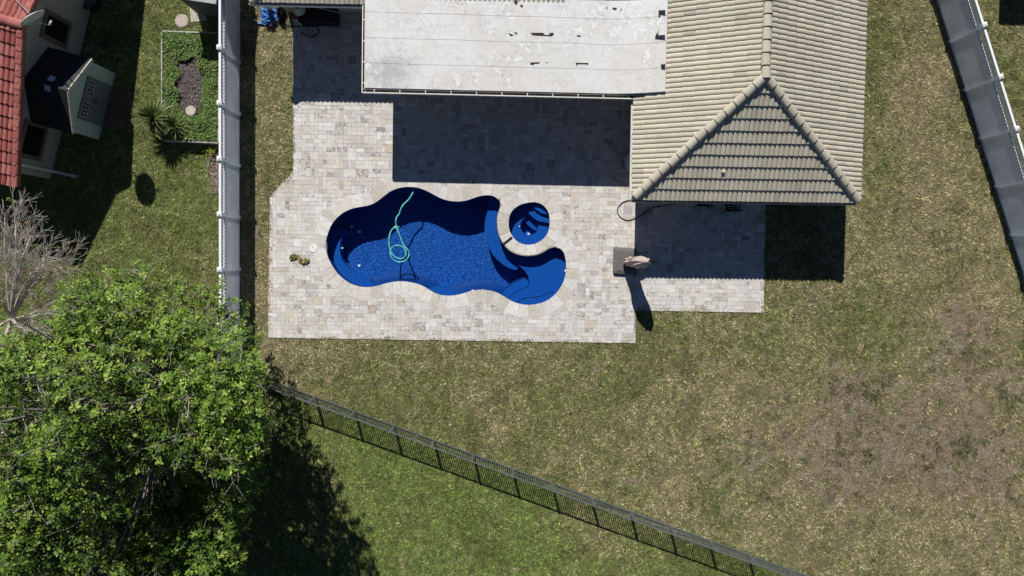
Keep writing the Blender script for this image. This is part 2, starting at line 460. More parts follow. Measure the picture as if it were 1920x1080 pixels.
def ground():
    def axis(lo, hi, st, far):
        mid = np.arange(lo, hi + 1e-6, st)
        ext = np.array([1, 3, 7, 15, 30, 60, 120, 240, far])
        return np.concatenate([(lo - ext)[::-1], mid, hi + ext])
    xs = axis(-25, 26, .16, 500); ys = axis(-18, 16, .16, 500)
    X, Y = np.meshgrid(xs, ys)
    Z = (fbm(X * .8, Y * .8, 5) - .5) * .03
    Z = np.where((np.abs(X) > 27) | (np.abs(Y) > 20), 0, Z) + .018
    bare, gr, n1, n2, n4, below, left = lawn_fields(X, Y)
    thatch = np.stack([.205 - .06 * gr, .178 - .022 * gr, .098 - .04 * gr], -1) * (.42 + .92 * n4)[..., None]
    soil = np.array([.205, .160, .114]) * (.45 + 1.1 * n4)[..., None]
    grey = np.array([.26, .24, .235]) * np.ones(X.shape + (1,))
    gm = (sm(.62, .74, fbm(X * 1.7, Y * 1.7, 44)) * bare * .5)[..., None]
    col = thatch * (1 - bare[..., None]) + soil * bare[..., None]
    col = col * (1 - gm * .8) + grey * gm * .8
    ny, nx = X.shape
    idx = np.arange(nx * ny).reshape(ny, nx)
    q = np.stack([idx[:-1, :-1], idx[:-1, 1:], idx[1:, 1:], idx[1:, :-1]], -1).reshape(-1, 4)
    cx = X.ravel()[q].mean(1); cy = Y.ravel()[q].mean(1)
    near = (np.abs(cx) < 16) & (np.abs(cy) < 16)
    kill = np.zeros(len(q), bool)
    ii = np.where(near)[0]
    ins = inside(patio_np, cx[ii], cy[ii]); dd = dist_to(patio_np, cx[ii], cy[ii])
    kill[ii] = ins & (dd > .35)
    q = q[~kill]
    me = bpy.data.meshes.new('lawn')
    me.from_pydata(np.stack([X.ravel(), Y.ravel(), Z.ravel()], 1).tolist(), [], q.tolist())
    a = me.attributes.new('col', 'FLOAT_COLOR', 'POINT')
    a.data.foreach_set('color', np.concatenate([col.reshape(-1, 3), np.ones((nx * ny, 1))], 1).astype(np.float32).ravel())
    o = put('lawn', me, 'soil', smooth=True)
    struct(o)
ground()

bed_px = [(303, 58), (411, 62), (409, 268), (303, 262)]
bed_np = np.array([(P(*p, .35).x, P(*p, .35).y) for p in bed_px])
def grass():
    n = 950000
    x = rng.uniform(-23.5, 24.5, n); y = rng.uniform(-15.5, 13.2, n)
    keep = ~inside(patio_np, x, y)
    keep &= ~inside(bed_np, x, y)
    hs = (x > -9.2) & (y > 10.0) & (x < 14) | (x > 5.5) & (x < 13.1) & (y > 2.6)
    keep &= ~hs
    ii = np.where(inside(patio_np, x, y))[0]
    dd = dist_to(patio_np, x[ii], y[ii])
    lip = ii[dd < .12 * vnoise(x[ii] * 2.5, y[ii] * 2.5, 55) ** 2 * 1.3]
    lip = lip[(y[lip] < 7) & ~((y[lip] > 3) & (x[lip] > 5))]
    keep[lip] = True
    onlip = np.zeros(len(x), bool); onlip[lip] = True
    onlip = onlip[keep]
    x, y = x[keep], y[keep]
    bare, gr, n1, n2, n4, below, left = lawn_fields(x, y)
    tuft = sm(.59, .67, fbm(x * 2.6, y * 2.6, 77, 3)) 
    dens = (1 - .48 * bare) * (.72 + .55 * gr) + tuft * bare * .9
    k = rng.random(len(x)) < dens
    x, y, bare, gr, n2, n4, tuft, below, left, onlip = [a[k] for a in (x, y, bare, gr, n2, n4, tuft, below, left, onlip)]
    n = len(x)
    spot = sm(.60, .70, fbm(x * .9 + 9, y * .9, 91, 4)); c6 = vnoise(x * 9, y * 9, 61); c9 = vnoise(x * 13 + 40, y * 13, 62); c3 = fbm(x * 3, y * 3, 63, 2)
    isg = (.55 * rng.random(n) + .45 * np.clip((c6 - .5) * 1.5 + .5, 0, 1)) < np.maximum(gr * (1 - .35 * bare), tuft * bare * .95)
    green = np.array([.156, .202, .058]); straw = np.array([.50, .425, .25]); brown = np.array([.33, .255, .165])
    br = (.6 * rng.random(n) + .4 * vnoise(x * 2.3, y * 2.3, 71)) < (.30 + .34 * bare + .3 * spot)
    col = np.where(isg[:, None], green, np.where(br[:, None], brown, straw))
    dead = (rng.random(n) < bare * .85) & ~isg
    col = np.where(dead[:, None], np.array([.275, .213, .150]), col)
    mixv = (rng.uniform(0, .55, n) * (1 - .8 * bare))[:, None]
    col = col * (1 - mixv) + np.array([.225, .21, .08]) * mixv
    col = col * (rng.uniform(.75, 1.25, n) * (.48 + 1.04 * np.clip((c9 - .5) * 1.35 + .5, 0, 1)) * (.66 + .68 * c3) * (1 - .55 * tuft * bare) * (1 + bare * .9 * (n2 - .5) * 1.6) * (1 - .25 * spot))[:, None]
    lush = ((below * .8 + left * .5) * gr)[:, None]
    col = col * (1 - lush * .6) + col * np.array([.98, 1.40, .70]) * lush * .6
    L = rng.uniform(.045, .105, n) * (1 + .30 * isg); Wd = rng.uniform(.010, .021, n)
    az = rng.uniform(0, 2 * np.pi, n); tilt = rng.uniform(.15, .95, n)
    dx, dy = np.cos(az), np.sin(az)
    z0 = np.where(onlip, .042, (fbm(x * .8, y * .8, 5) - .5) * .03 + .014)
    v = np.zeros((n, 3, 3), np.float32)
    v[:, 0] = np.stack([x - dy * Wd, y + dx * Wd, z0], 1)
    v[:, 1] = np.stack([x + dy * Wd, y - dx * Wd, z0], 1)
    v[:, 2] = np.stack([x + dx * L * np.cos(tilt), y + dy * L * np.cos(tilt), z0 + .012 + L * np.sin(tilt) * .8], 1)
    me = bpy.data.meshes.new('lawn_grass')
    me.vertices.add(n * 3); me.loops.add(n * 3); me.polygons.add(n)
    me.vertices.foreach_set('co', v.ravel())
    me.loops.foreach_set('vertex_index', np.arange(n * 3, dtype=np.int32))
    me.polygons.foreach_set('loop_start', np.arange(0, n * 3, 3, dtype=np.int32))
    me.polygons.foreach_set('loop_total', np.full(n, 3, np.int32))
    me.update()
    a = me.attributes.new('col', 'FLOAT_COLOR', 'FACE')
    a.data.foreach_set('color', np.concatenate([col, np.ones((n, 1))], 1).astype(np.float32).ravel())
    me.materials.append(M['grass'])
    o = bpy.data.objects.new('lawn_grass', me); C.objects.link(o)
    tag(o, 'short patchy green and straw coloured lawn grass around the patio', 'grass', kind='stuff')
grass()

# ------------------------------------------------------------------ patio
def build_patio():
    holes = [[Vector((p.x, p.y, 0)) for p in pool], [Vector((p.x, p.y, 0)) for p in spa]]
    loops = [[Vector((p.x, p.y, 0)) for p in patio]] + holes
    flat = [p for l in loops for p in l]
    tri = tessellate_polygon(loops)
    mb = MB()
    mb.add([(p.x, p.y, DK - .006) for p in flat], tri)
    n = len(patio)
    mb.add([(p.x, p.y, DK - .006) for p in patio] + [(p.x, p.y, -.2) for p in patio], [(i, (i + 1) % n, (i + 1) % n + n, i + n) for i in range(n)])
    base = mb.obj('patio', 'mortar'); struct(base)
    o0 = P(503, 633, DK)
    cs, sn = HU.x, HU.y
    c = .168
    U0, V0 = -1.5, -1.5
    nu, nv = 136, 92
    uu = np.arange(nu); vv = np.arange(nv)
    occ = np.zeros((nv, nu), bool)
    palette = [((.605, .58, .54), 34), ((.66, .645, .62), 28), ((.565, .535, .485), 15), ((.62, .59, .56), 18), ((.55, .49, .41), 5), ((.50, .475, .44), 4), ((.60, .535, .445), 3), ((.44, .43, .415), 2)]
    cols = [p for p, w in palette]; wts = [w for p, w in palette]
    def W2(u, v): return (o0.x + u * cs - v * sn, o0.y + u * sn + v * cs)
    pav = []
    def add(u0, v0, u1, v1):
        g_ = .004
        pav.append((u0 + g_, v0 + g_, u1 - g_, v1 - g_))
    # soldier course along the lower edge (row 0..1)
    for i in range(nu):
        for j in range(nv):
            if occ[j, i]: continue
            r = R.random(); w = h = 1
            vrow = V0 + j * c
            if r < .46: w, h = 2, 1
            elif r < .84: w, h = 1, 2
            elif r < .93: w, h = 2, 2
            if i + w > nu or j + h > nv or occ[j:j + h, i:i + w].any():
                w, h = (2, 1) if (i + 2 <= nu and not occ[j:j + 1, i:i + 2].any()) and r < .6 else (1, 1)
                if w == 1 and j + 2 <= nv and not occ[j:j + 2, i:i + 1].any(): h = 2
            occ[j:j + h, i:i + w] = True
            add(U0 + i * c, V0 + j * c, U0 + (i + w) * c, V0 + (j + h) * c)
    mb = MB()
    A = np.array(pav)
    cu = (A[:, 0] + A[:, 2]) / 2; cv = (A[:, 1] + A[:, 3]) / 2
    out_edge = np.array([(0, 0)])
    crn = []
    for (a, b) in ((0, 1), (2, 1), (2, 3), (0, 3)):
        X = o0.x + A[:, a] * cs - A[:, b] * sn; Y = o0.y + A[:, a] * sn + A[:, b] * cs
        crn.append((X, Y))
    shr = patio_np
    okp = np.ones(len(A), bool); some = np.zeros(len(A), bool)
    for X, Y in crn:
        ins = inside(patio_np, X, Y)
        some |= ins
        okp &= ~inside(pool_np, X, Y) & ~inside(spa_np, X, Y)
    for k in np.where(okp & some)[0]:
        pts = [(crn[q][0][k], crn[q][1][k]) for q in range(4)]
        full = inside(patio_np, np.array([p[0] for p in pts]), np.array([p[1] for p in pts])).all()
        if not full:
            pts = clip_patio(pts)
            if len(pts) < 3: continue
        col = R.choices(cols, wts)[0]; j = R.uniform(.93, 1.07)
        d = R.random() ** 2 * .55 if R.random() < .86 else R.uniform(.35, .75)
        m = len(pts); z = DK
        mb.add([(p[0], p[1], z) for p in pts] + [(p[0], p[1], z - .02) for p in pts],
               [tuple(range(m))] + [(i, i + m, (i + 1) % m + m, (i + 1) % m) for i in range(m)], (col[0] * j, col[1] * j, col[2] * j, d))
    mb.obj('paver_field', 'paver', base, attr=True)
def clip_patio(pts):
    # clip a stone against the convex-ish local patio edges: repeated half-plane cuts for edges that pass through it
    sg = 1 if area(patio) > 0 else -1
    out = [Vector((p[0], p[1], 0)) for p in pts]
    cx = sum(p.x for p in out) / len(out); cy = sum(p.y for p in out) / len(out)
    for a, b in zip(patio, patio[1:] + patio[:1]):
        ab = (b - a); L2 = ab.length_squared
        t = ((cx - a.x) * ab.x + (cy - a.y) * ab.y) / L2
        if t < -.02 or t > 1.02: continue
        n = Vector((-ab.y, ab.x, 0)).normalized() * sg
        if abs((Vector((cx, cy, 0)) - Vector((a.x, a.y, 0))).dot(n)) > .5: continue
        res = []
        for p, q in zip(out, out[1:] + out[:1]):
            dp = (p - Vector((a.x, a.y, 0))).dot(n); dq = (q - Vector((a.x, a.y, 0))).dot(n)
            if dp >= 0: res.append(p)
            if (dp >= 0) != (dq >= 0): res.append(p.lerp(q, dp / (dp - dq)))
        out = res
        if len(out) < 3: return []
    return [(p.x, p.y) for p in out]
build_patio()

# ------------------------------------------------------------------ pool and spa
def coping(poly, other_np, wfun, step, z, mbx):
    st = resample(poly, step / 4); nn = normals_out(st); n = len(st)
    X = np.array([p.x for p in st]); Y = np.array([p.y for p in st])
    d = dist_to(other_np, X, Y)
    i = 0
    while i < n:
        k = R.choice((3, 4, 4, 5)); j = min(i + k, n)
        col = R.choice(((.60, .575, .535), (.655, .64, .61), (.625, .60, .56), (.56, .53, .48), (.66, .645, .615), (.53, .49, .43), (.64, .60, .54)))
        f = R.uniform(.94, 1.06); col = (col[0] * f, col[1] * f, col[2] * f, R.random() ** 3 * .4)
        w = wfun(min(d[a % n] for a in range(i, j + 1)))
        if w > .05:
            idx = [a % n for a in range(i, j + 1)]
            ins, outs = [], []
            for t_, a in enumerate(idx):
                e = .007 if t_ == 0 else (-.007 if t_ == len(idx) - 1 else 0)
                tan = Vector((-nn[a].y, nn[a].x, 0))
                ins.append(st[a] - nn[a] * .025 + tan * e); outs.append(st[a] + nn[a] * w + tan * e)
            m = len(ins)
            vs = [(p.x, p.y, z) for p in ins] + [(p.x, p.y, z) for p in outs] + [(p.x, p.y, z - .05) for p in ins] + [(p.x, p.y, z - .05) for p in outs]
            fs = [(a, a + 1, m + a + 1, m + a) for a in range(m - 1)]
            fs += [(a + 2 * m, a + 2 * m + 1, a + 1, a) for a in range(m - 1)]
            fs += [(m + a, m + a + 1, 3 * m + a + 1, 3 * m + a) for a in range(m - 1)]
            fs += [(0, m, 3 * m, 2 * m), (m - 1, 2 * m - 1, 4 * m - 1, 3 * m - 1)]
            mbx.add(vs, fs, col)
        i = j

def shell(poly, prof, floor_mat, name, root):
    nn = normals_out(poly); n = len(poly); mb = MB(); rings = []
    for (z, ins) in prof:
        rings.append([(p.x - q.x * ins, p.y - q.y * ins, z) for p, q in zip(poly, nn)])
    vs = [v for r in rings for v in r]; fs = []
    for k in range(len(rings) - 1):
        fs += [(k * n + i, k * n + (i + 1) % n, (k + 1) * n + (i + 1) % n, (k + 1) * n + i) for i in range(n)]
    mb.add(vs, fs)
    o = mb.obj(name, 'poolwall_shaded', root, smooth=True)
    fl = MB(); last = rings[-1]
    zf = last[0][2]
    # one level floor that runs out under the walls
    tri = tessellate_polygon([[Vector((p.x, p.y, 0)) for p in poly]])
    fl.add([(p.x, p.y, zf + .002) for p in poly], tri)
    fl.obj('floor', floor_mat, root)
    return o
def water_surface(poly, z, name):
    tri = tessellate_polygon([[Vector((p.x, p.y, 0)) for p in poly]])
    mb = MB(); mb.add([(p.x, p.y, z) for p in poly], tri)
    struct(mb.obj(name, 'water'))
def ledge(pts_px, z, zbot, root, name, mat='poolledge', zz=z5, label=None):
    """solid bench traced at its own depth; bottom runs to the floor"""
    pts = catmull([P(*zz(*p), z) for p in pts_px], 4, True)
    mb = MB(); mb.prism([(p.x, p.y) for p in pts], zbot, z)
    return mb.obj(name, mat, root, label=label)

FLOOR = -1.12
def build_pool():
    root = thing('swimming_pool', 'blue free form swimming pool with wavy outline and pale stone coping', 'swimming pool', G(835, 460))
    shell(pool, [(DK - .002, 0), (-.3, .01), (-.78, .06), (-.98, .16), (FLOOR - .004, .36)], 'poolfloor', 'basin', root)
    # crescent bench on the left end
    ledge([(60, 300), (252, 372), (226, 420), (213, 480), (216, 540), (236, 595), (268, 635), (312, 670), (362, 694), (408, 708), (436, 738), (466, 790), (400, 830), (250, 790), (130, 700), (60, 560), (50, 420)], -.52, FLOOR - .1, root, 'bench')
    # bench that curls round the spa
    ledge([(1236, 100), (1236, 230), (1218, 300), (1214, 380), (1230, 455), (1262, 530), (1302, 580), (1345, 615), (1392, 640), (1440, 640), (1440, 520), (1380, 470), (1345, 400), (1338, 320), (1352, 180), (1300, 95)], -.46, FLOOR - .1, root, 'bench')
    # shallow tanning ledge
    ledge([(1418, 598), (1450, 620), (1490, 655), (1514, 695), (1521, 730), (1514, 757), (1480, 775), (1430, 797), (1395, 825), (1368, 860), (1400, 930), (1560, 960), (1760, 860), (1840, 660), (1800, 480), (1660, 450), (1500, 500), (1420, 540)], -.36, FLOOR - .1, root, 'sun_shelf')
    ledge([(1425, 892), (1444, 868), (1470, 850), (1510, 838), (1570, 834), (1620, 824), (1650, 808), (1690, 800), (1730, 800), (1790, 790), (1700, 960), (1500, 960), (1420, 930)], -.20, -.5, root, 'step')
    ledge([(1318, 835), (1335, 800), (1370, 762), (1420, 728), (1470, 708), (1512, 706), (1560, 740), (1500, 800), (1420, 860), (1330, 870)], -.66, FLOOR - .1, root, 'step')
    ledge([(818, 790), (840, 776), (875, 765), (920, 761), (962, 768), (1005, 790), (1044, 824), (1000, 870), (900, 870), (830, 830)], -.40, FLOOR - .1, root, 'seat')
    ledge([(470, 741), (520, 722), (580, 712), (640, 708), (700, 714), (750, 730), (800, 756), (830, 800), (700, 790), (560, 790), (450, 790)], -.92, FLOOR - .1, root, 'seat', mat='poolwall_shaded')  # cove at the wall foot, in the same darkened wall colour
    for ln, zz_ in (([(1320, 832), (1335, 800), (1370, 762), (1420, 728), (1470, 708), (1505, 705)], -.645), ([(1368, 852), (1395, 825), (1430, 797), (1480, 775), (1512, 757), (1521, 730)], -.35), ([(1425, 888), (1444, 868), (1470, 850), (1510, 838), (1570, 834), (1620, 824), (1650, 808), (1690, 800)], -.19)):
        mb = MB(); mb.tube(catmull([P(*z5(*p), zz_) for p in ln], 5), .016, 6); mb.obj('step_edge', 'stepline', root)
    mb = MB(); coping(pool, spa_np, lambda d: .5 if d > .56 else .04, .36, DK + .005, mb)
    mb.obj('coping', 'copingm', root, attr=True)
    # wall fittings
    for (x, y, z, r) in ((292, 352, -.55, .05), (346, 386, -.8, .07), (228, 498, -.6, .04), (345, 620, FLOOR + .03, .06)):
        p = P(*z5(x, y), z); mb = MB(); mb.disc((p.x, p.y), r, z - .03, z, 12); mb.obj('drain_fitting', 'white', root)
    p = P(*z5(112, 500), -.05); mb = MB(); mb.box((p.x + .02, p.y, -.06), (.10, .50, .16), 0); mb.obj('skimmer_mouth', 'metalgrey', root)
    for x, y in ((1130, 795), (1200, 793), (1775, 655)):
        p = P(*z5(x, y), -.02); mb = MB(); mb.disc((p.x, p.y), .05, -.05, -.01, 10); mb.obj('wall_return', 'white', root)
    water_surface(pool, -.07, 'pool_water')

    sr = thing('spa', 'small round blue spa with curved corner steps beside the pool', 'spa', G(991, 419))
    shell(spa, [(DK - .002, 0), (-.3, .01), (-.7, .03), (-.84, .06)], 'poolfloor', 'basin', sr)
    # ring bench with round foot well, open towards the steps
    c = P(*z8(560, 490), -.40); ring = []
    outer = [p + n_ * .1 for p, n_ in zip(spa, normals_out(spa))]
    well = [(c.x + .375 * math.cos(t), c.y + .375 * math.sin(t)) for t in [2 * math.pi * i / 40 for i in range(40)]]
    mb = MB()
    tri = tessellate_polygon([[Vector((p.x, p.y, 0)) for p in outer], [Vector((x, y, 0)) for x, y in reversed(well)]])
    allp = [(p.x, p.y, -.40) for p in outer] + [(x, y, -.40) for x, y in reversed(well)]
    mb.add(allp, tri)
    mb.add([(x, y, -.40) for x, y in well] + [(x, y, -.92) for x, y in well], [(i, (i + 1) % 40, (i + 1) % 40 + 40, i + 40) for i in range(40)])
    mb.obj('bench', 'poolledge', sr)
    ledge([(640, 225), (672, 262), (720, 296), (770, 314), (830, 322), (940, 300), (900, 150), (720, 90)], -.12, -1.1, sr, 'step', zz=z8)
    ledge([(552, 290), (585, 340), (635, 388), (700, 420), (770, 434), (880, 440), (960, 300), (860, 150), (640, 150)], -.25, -1.1, sr, 'step', zz=z8)
    ledge([(485, 392), (520, 452), (565, 500), (620, 540), (660, 556), (690, 500), (690, 440), (620, 360), (560, 360)], -.55, -1.1, sr, 'step', zz=z8)
    mb = MB(); coping(spa, pool_np, lambda d: min(.5, max(.08, d - .03)), .34, DK + .010, mb)
    mb.obj('coping', 'copingm', sr, attr=True)
    for (x, y, z, r) in ((417, 495, -.39, .03), (548, 608, -.82, .06)):
        p = P(*z8(x, y), z); mb = MB(); mb.disc((p.x, p.y), r, z - .02, z + .02, 12); mb.obj('drain_fitting', 'white', sr)
    a, b = P(*z8(308, 652), DK + .03), P(*z8(180, 752), DK + .03)
    mb = MB(); mb.bar(a, b, .075, .03); mb.obj('spillway_channel', 'black', sr)
    water_surface(spa, -.05, 'spa_water')
build_pool()

def poolhose():
    def q(x, y): return (680 + x / 5.144, 330 + y / 5.144)
    z = -.085
    path = [(487, 108), (486, 150), (474, 180), (440, 232), (395, 275), (365, 325), (355, 362), (330, 395), (320, 430), (322, 470), (325, 500), (345, 540), (375, 620), (402, 680), (432, 710), (448, 750), (436, 790), (400, 820), (350, 830), (300, 810), (272, 770), (268, 720), (290, 685), (335, 670), (385, 685), (415, 730), (412, 775), (375, 798), (330, 790), (285, 755), (262, 700), (255, 640), (258, 580), (275, 530), (300, 502), (330, 490), (350, 495), (330, 510), (310, 495)]
    zs = [-.25 + .17 * min(1, i / 2) for i in range(len(path))]
    pts = [P(*q(*p), -.30 + .23 * min(1, i / 2) + (.018 * (i % 3))) for i, p in enumerate(path)]
    mb = MB(); mb.tube(catmull(pts, 6), .028, 8)
    o = mb.obj('pool_hose', 'hose', smooth=True)
    tag(o, 'looped teal green vacuum hose floating in the pool', 'hose')
    for p, k in ((path[0], 0), (path[-1], 1)):
        w = P(*q(*p), -.07)
        m2 = MB(); m2.disc((w.x, w.y), .05, -.12, -.04, 10); c = m2.obj('hose_cuff', 'hose', o)
poolhose()

# lid, debris
def lid():
    p = P(588, 465.3, DK + .02); mb = MB(); mb.disc((p.x, p.y), .165, DK, DK + .022, 32)
    o = mb.obj('skimmer_lid', 'white'); tag(o, 'round white plastic skimmer lid set in the pavers left of the pool', 'lid')
    for dx, dy in ((-.05, .02), (.08, -.03)):
        m2 = MB(); m2.disc((p.x + dx, p.y + dy), .018, DK + .0225, DK + .027, 8); m2.obj('finger_hole', 'black', o)
lid()
def debris():
    mb = MB()
    for k in range(420):
        t = R.random(); cx = 544 + 34 * t; cy = 484 - 3 * math.sin(t * 6) + R.gauss(0, 2.0)
        if .33 < t < .42 and R.random() < .7: continue
        p = P(cx, cy + (3 if t > .5 else 0), DK + .02); a = R.uniform(0, 6.28); l = R.uniform(.03, .08); w = l * .45; ti = R.uniform(-.03, .05); h = DK + R.uniform(.01, .08)
        c, s_ = math.cos(a), math.sin(a)
        col = R.choice(((.32, .27, .10, 1), (.22, .19, .07, 1), (.13, .11, .05, 1), (.40, .35, .17, 1)))
        mb.add([(p.x - c * l, p.y - s_ * l, h), (p.x + s_ * w, p.y - c * w, h + ti), (p.x + c * l, p.y + s_ * l, h), (p.x - s_ * w, p.y + c * w, h - ti * .3)], [(0, 1, 2, 3)], col)
    o = mb.obj('leaf_litter', 'leafdebris', attr=True)
    tag(o, 'small heap of yellow brown leaf litter on the pavers below the skimmer lid', 'leaves', kind='stuff')
debris()

# ------------------------------------------------------------------ roof tiles
def tile_mesh(O, eu, sv, width, length, rib, course, palette, cuts=(), amp=.045, thick=.044, name='tiles', seed=1):
    r = random.Random(seed)
    O = Vector(O); eu = Vector(eu).normalized(); sv = Vector(sv).normalized(); n = eu.cross(sv).normalized()
    if n.z < 0: n = -n
    nr = int(round(width / rib)); rib = width / nr; ncs = int(math.ceil(length / course))
    prof = [(0, 0), (.10, .45), (.25, .85), (.5, 1.0), (.75, .85), (.90, .45)]
    K = len(prof)
    mb = MB()
    for i in range(ncs):
        s0 = i * course - .03; s1 = min((i + 1) * course, length)
        jit = [r.uniform(-.006, .006) for _ in range(nr + 1)]
        lo, up, dn = [], [], []
        for j in range(nr * K + 1):
            k, m = divmod(j, K); t, h = prof[m] if k < nr else (0, 0)
            e = (k + t) * rib
            base = O + eu * e
            jj = jit[min(k, nr)] 
            lo.append(base + sv * (s0 + jj) + n * (h * amp + thick))
            up.append(base + sv * s1 + n * (h * amp))
            dn.append(base + sv * (s0 + jj) + n * (h * amp - .004 if i else -.07))
        nn = len(lo); o = len(mb.v)
        mb.v += [tuple(p) for p in lo + up + dn]
        for k in range(nr):
            base = r.choice(palette); f = r.uniform(.94, 1.06)
            q = O + eu * (k * rib) + sv * s0
            f *= .86 + .28 * float(fbm(np.array([q.x * .55]), np.array([q.y * .55]), 33, 3)[0])
            if r.random() < .035: f *= r.uniform(.78, .9)
            col = (base[0] * f, base[1] * f, base[2] * f, 1)
            for m in range(K):
                j = k * K + m
                mb.f.append((o + j, o + j + 1, o + nn + j + 1, o + nn + j)); mb.c.append(col)
                mb.f.append((o + j + 1, o + j, o + 2 * nn + j, o + 2 * nn + j + 1)); mb.c.append(col)
    me = mb.mesh(name, True)
    if cuts:
        bm = bmesh.new(); bm.from_mesh(me)
        for co, no in cuts:
            bmesh.ops.bisect_plane(bm, geom=bm.verts[:] + bm.edges[:] + bm.faces[:], plane_co=co, plane_no=no, clear_outer=True)
        bm.to_mesh(me); bm.free()
    return me
def caps(p0, p1, r0, step, palette, lift=.02, seed=3):
    """half-barrel ridge pieces from the low end p0 to the high end p1"""
    r = random.Random(seed); p0, p1 = Vector(p0), Vector(p1); L_ = (p1 - p0).length; d = (p1 - p0) / L_
    a = d.cross(Vector((0, 0, 1))).normalized(); b = a.cross(d).normalized()
    n = int(round(L_ / step)); step = L_ / n; mb = MB()
    for i in range(n):
        q0 = p0 + d * (i * step - .03); q1 = p0 + d * ((i + 1) * step + .01)
        base = r.choice(palette); f = r.uniform(.93, 1.07); col = (base[0] * f, base[1] * f, base[2] * f, 1)
        vs = []; K = 9
        yaw = r.uniform(-.012, .012)
        for q, rr, l in ((q0, r0 * 1.07, lift + .03), (q1, r0 * .95, lift)):
            for k in range(K):
                t = math.pi * (k / (K - 1)); vs.append(q + a * (math.cos(t) * rr + yaw) + b * (math.sin(t) * rr * .8 + l - .06))
        mid = [q0 + a * (math.cos(math.pi * k / (K - 1)) * r0 * .9) + b * (math.sin(math.pi * k / (K - 1)) * r0 * .66 + lift - .06) for k in range(K)]
        vs += mid
        fs = [(k, k + 1, K + k + 1, K + k) for k in range(K - 1)] + [(k + 1, k, 2 * K + k, 2 * K + k + 1) for k in range(K - 1)]
        mb.add(vs, fs, col)
    return mb
def gutter(mb, p0, p1, outdir, w=.11, h=.11):
    """open trough: p0-p1 is the top of the back edge, outdir points away from the wall"""
    o = Vector(outdir).normalized(); p0, p1 = Vector(p0), Vector(p1); z = Vector((0, 0, 1))
    mb.bar(p0 - z * (h / 2), p1 - z * (h / 2), .008, h)
    mb.bar(p0 + o * (w / 2) - z * (h - .004), p1 + o * (w / 2) - z * (h - .004), w - .010, .008)
    mb.bar(p0 + o * w - z * (h / 2), p1 + o * w - z * (h / 2), .008, h)
    mb.bar(p0 + o * (w - .012) + z * .006, p1 + o * (w - .012) + z * .006, .032, .010)
TAN = [(.50, .465, .365), (.515, .475, .38), (.485, .455, .36), (.505, .455, .37), (.53, .49, .40), (.48, .46, .37)]
RED = [(.37, .115, .098), (.40, .135, .115), (.34, .10, .088), (.43, .16, .138), (.38, .13, .115)]

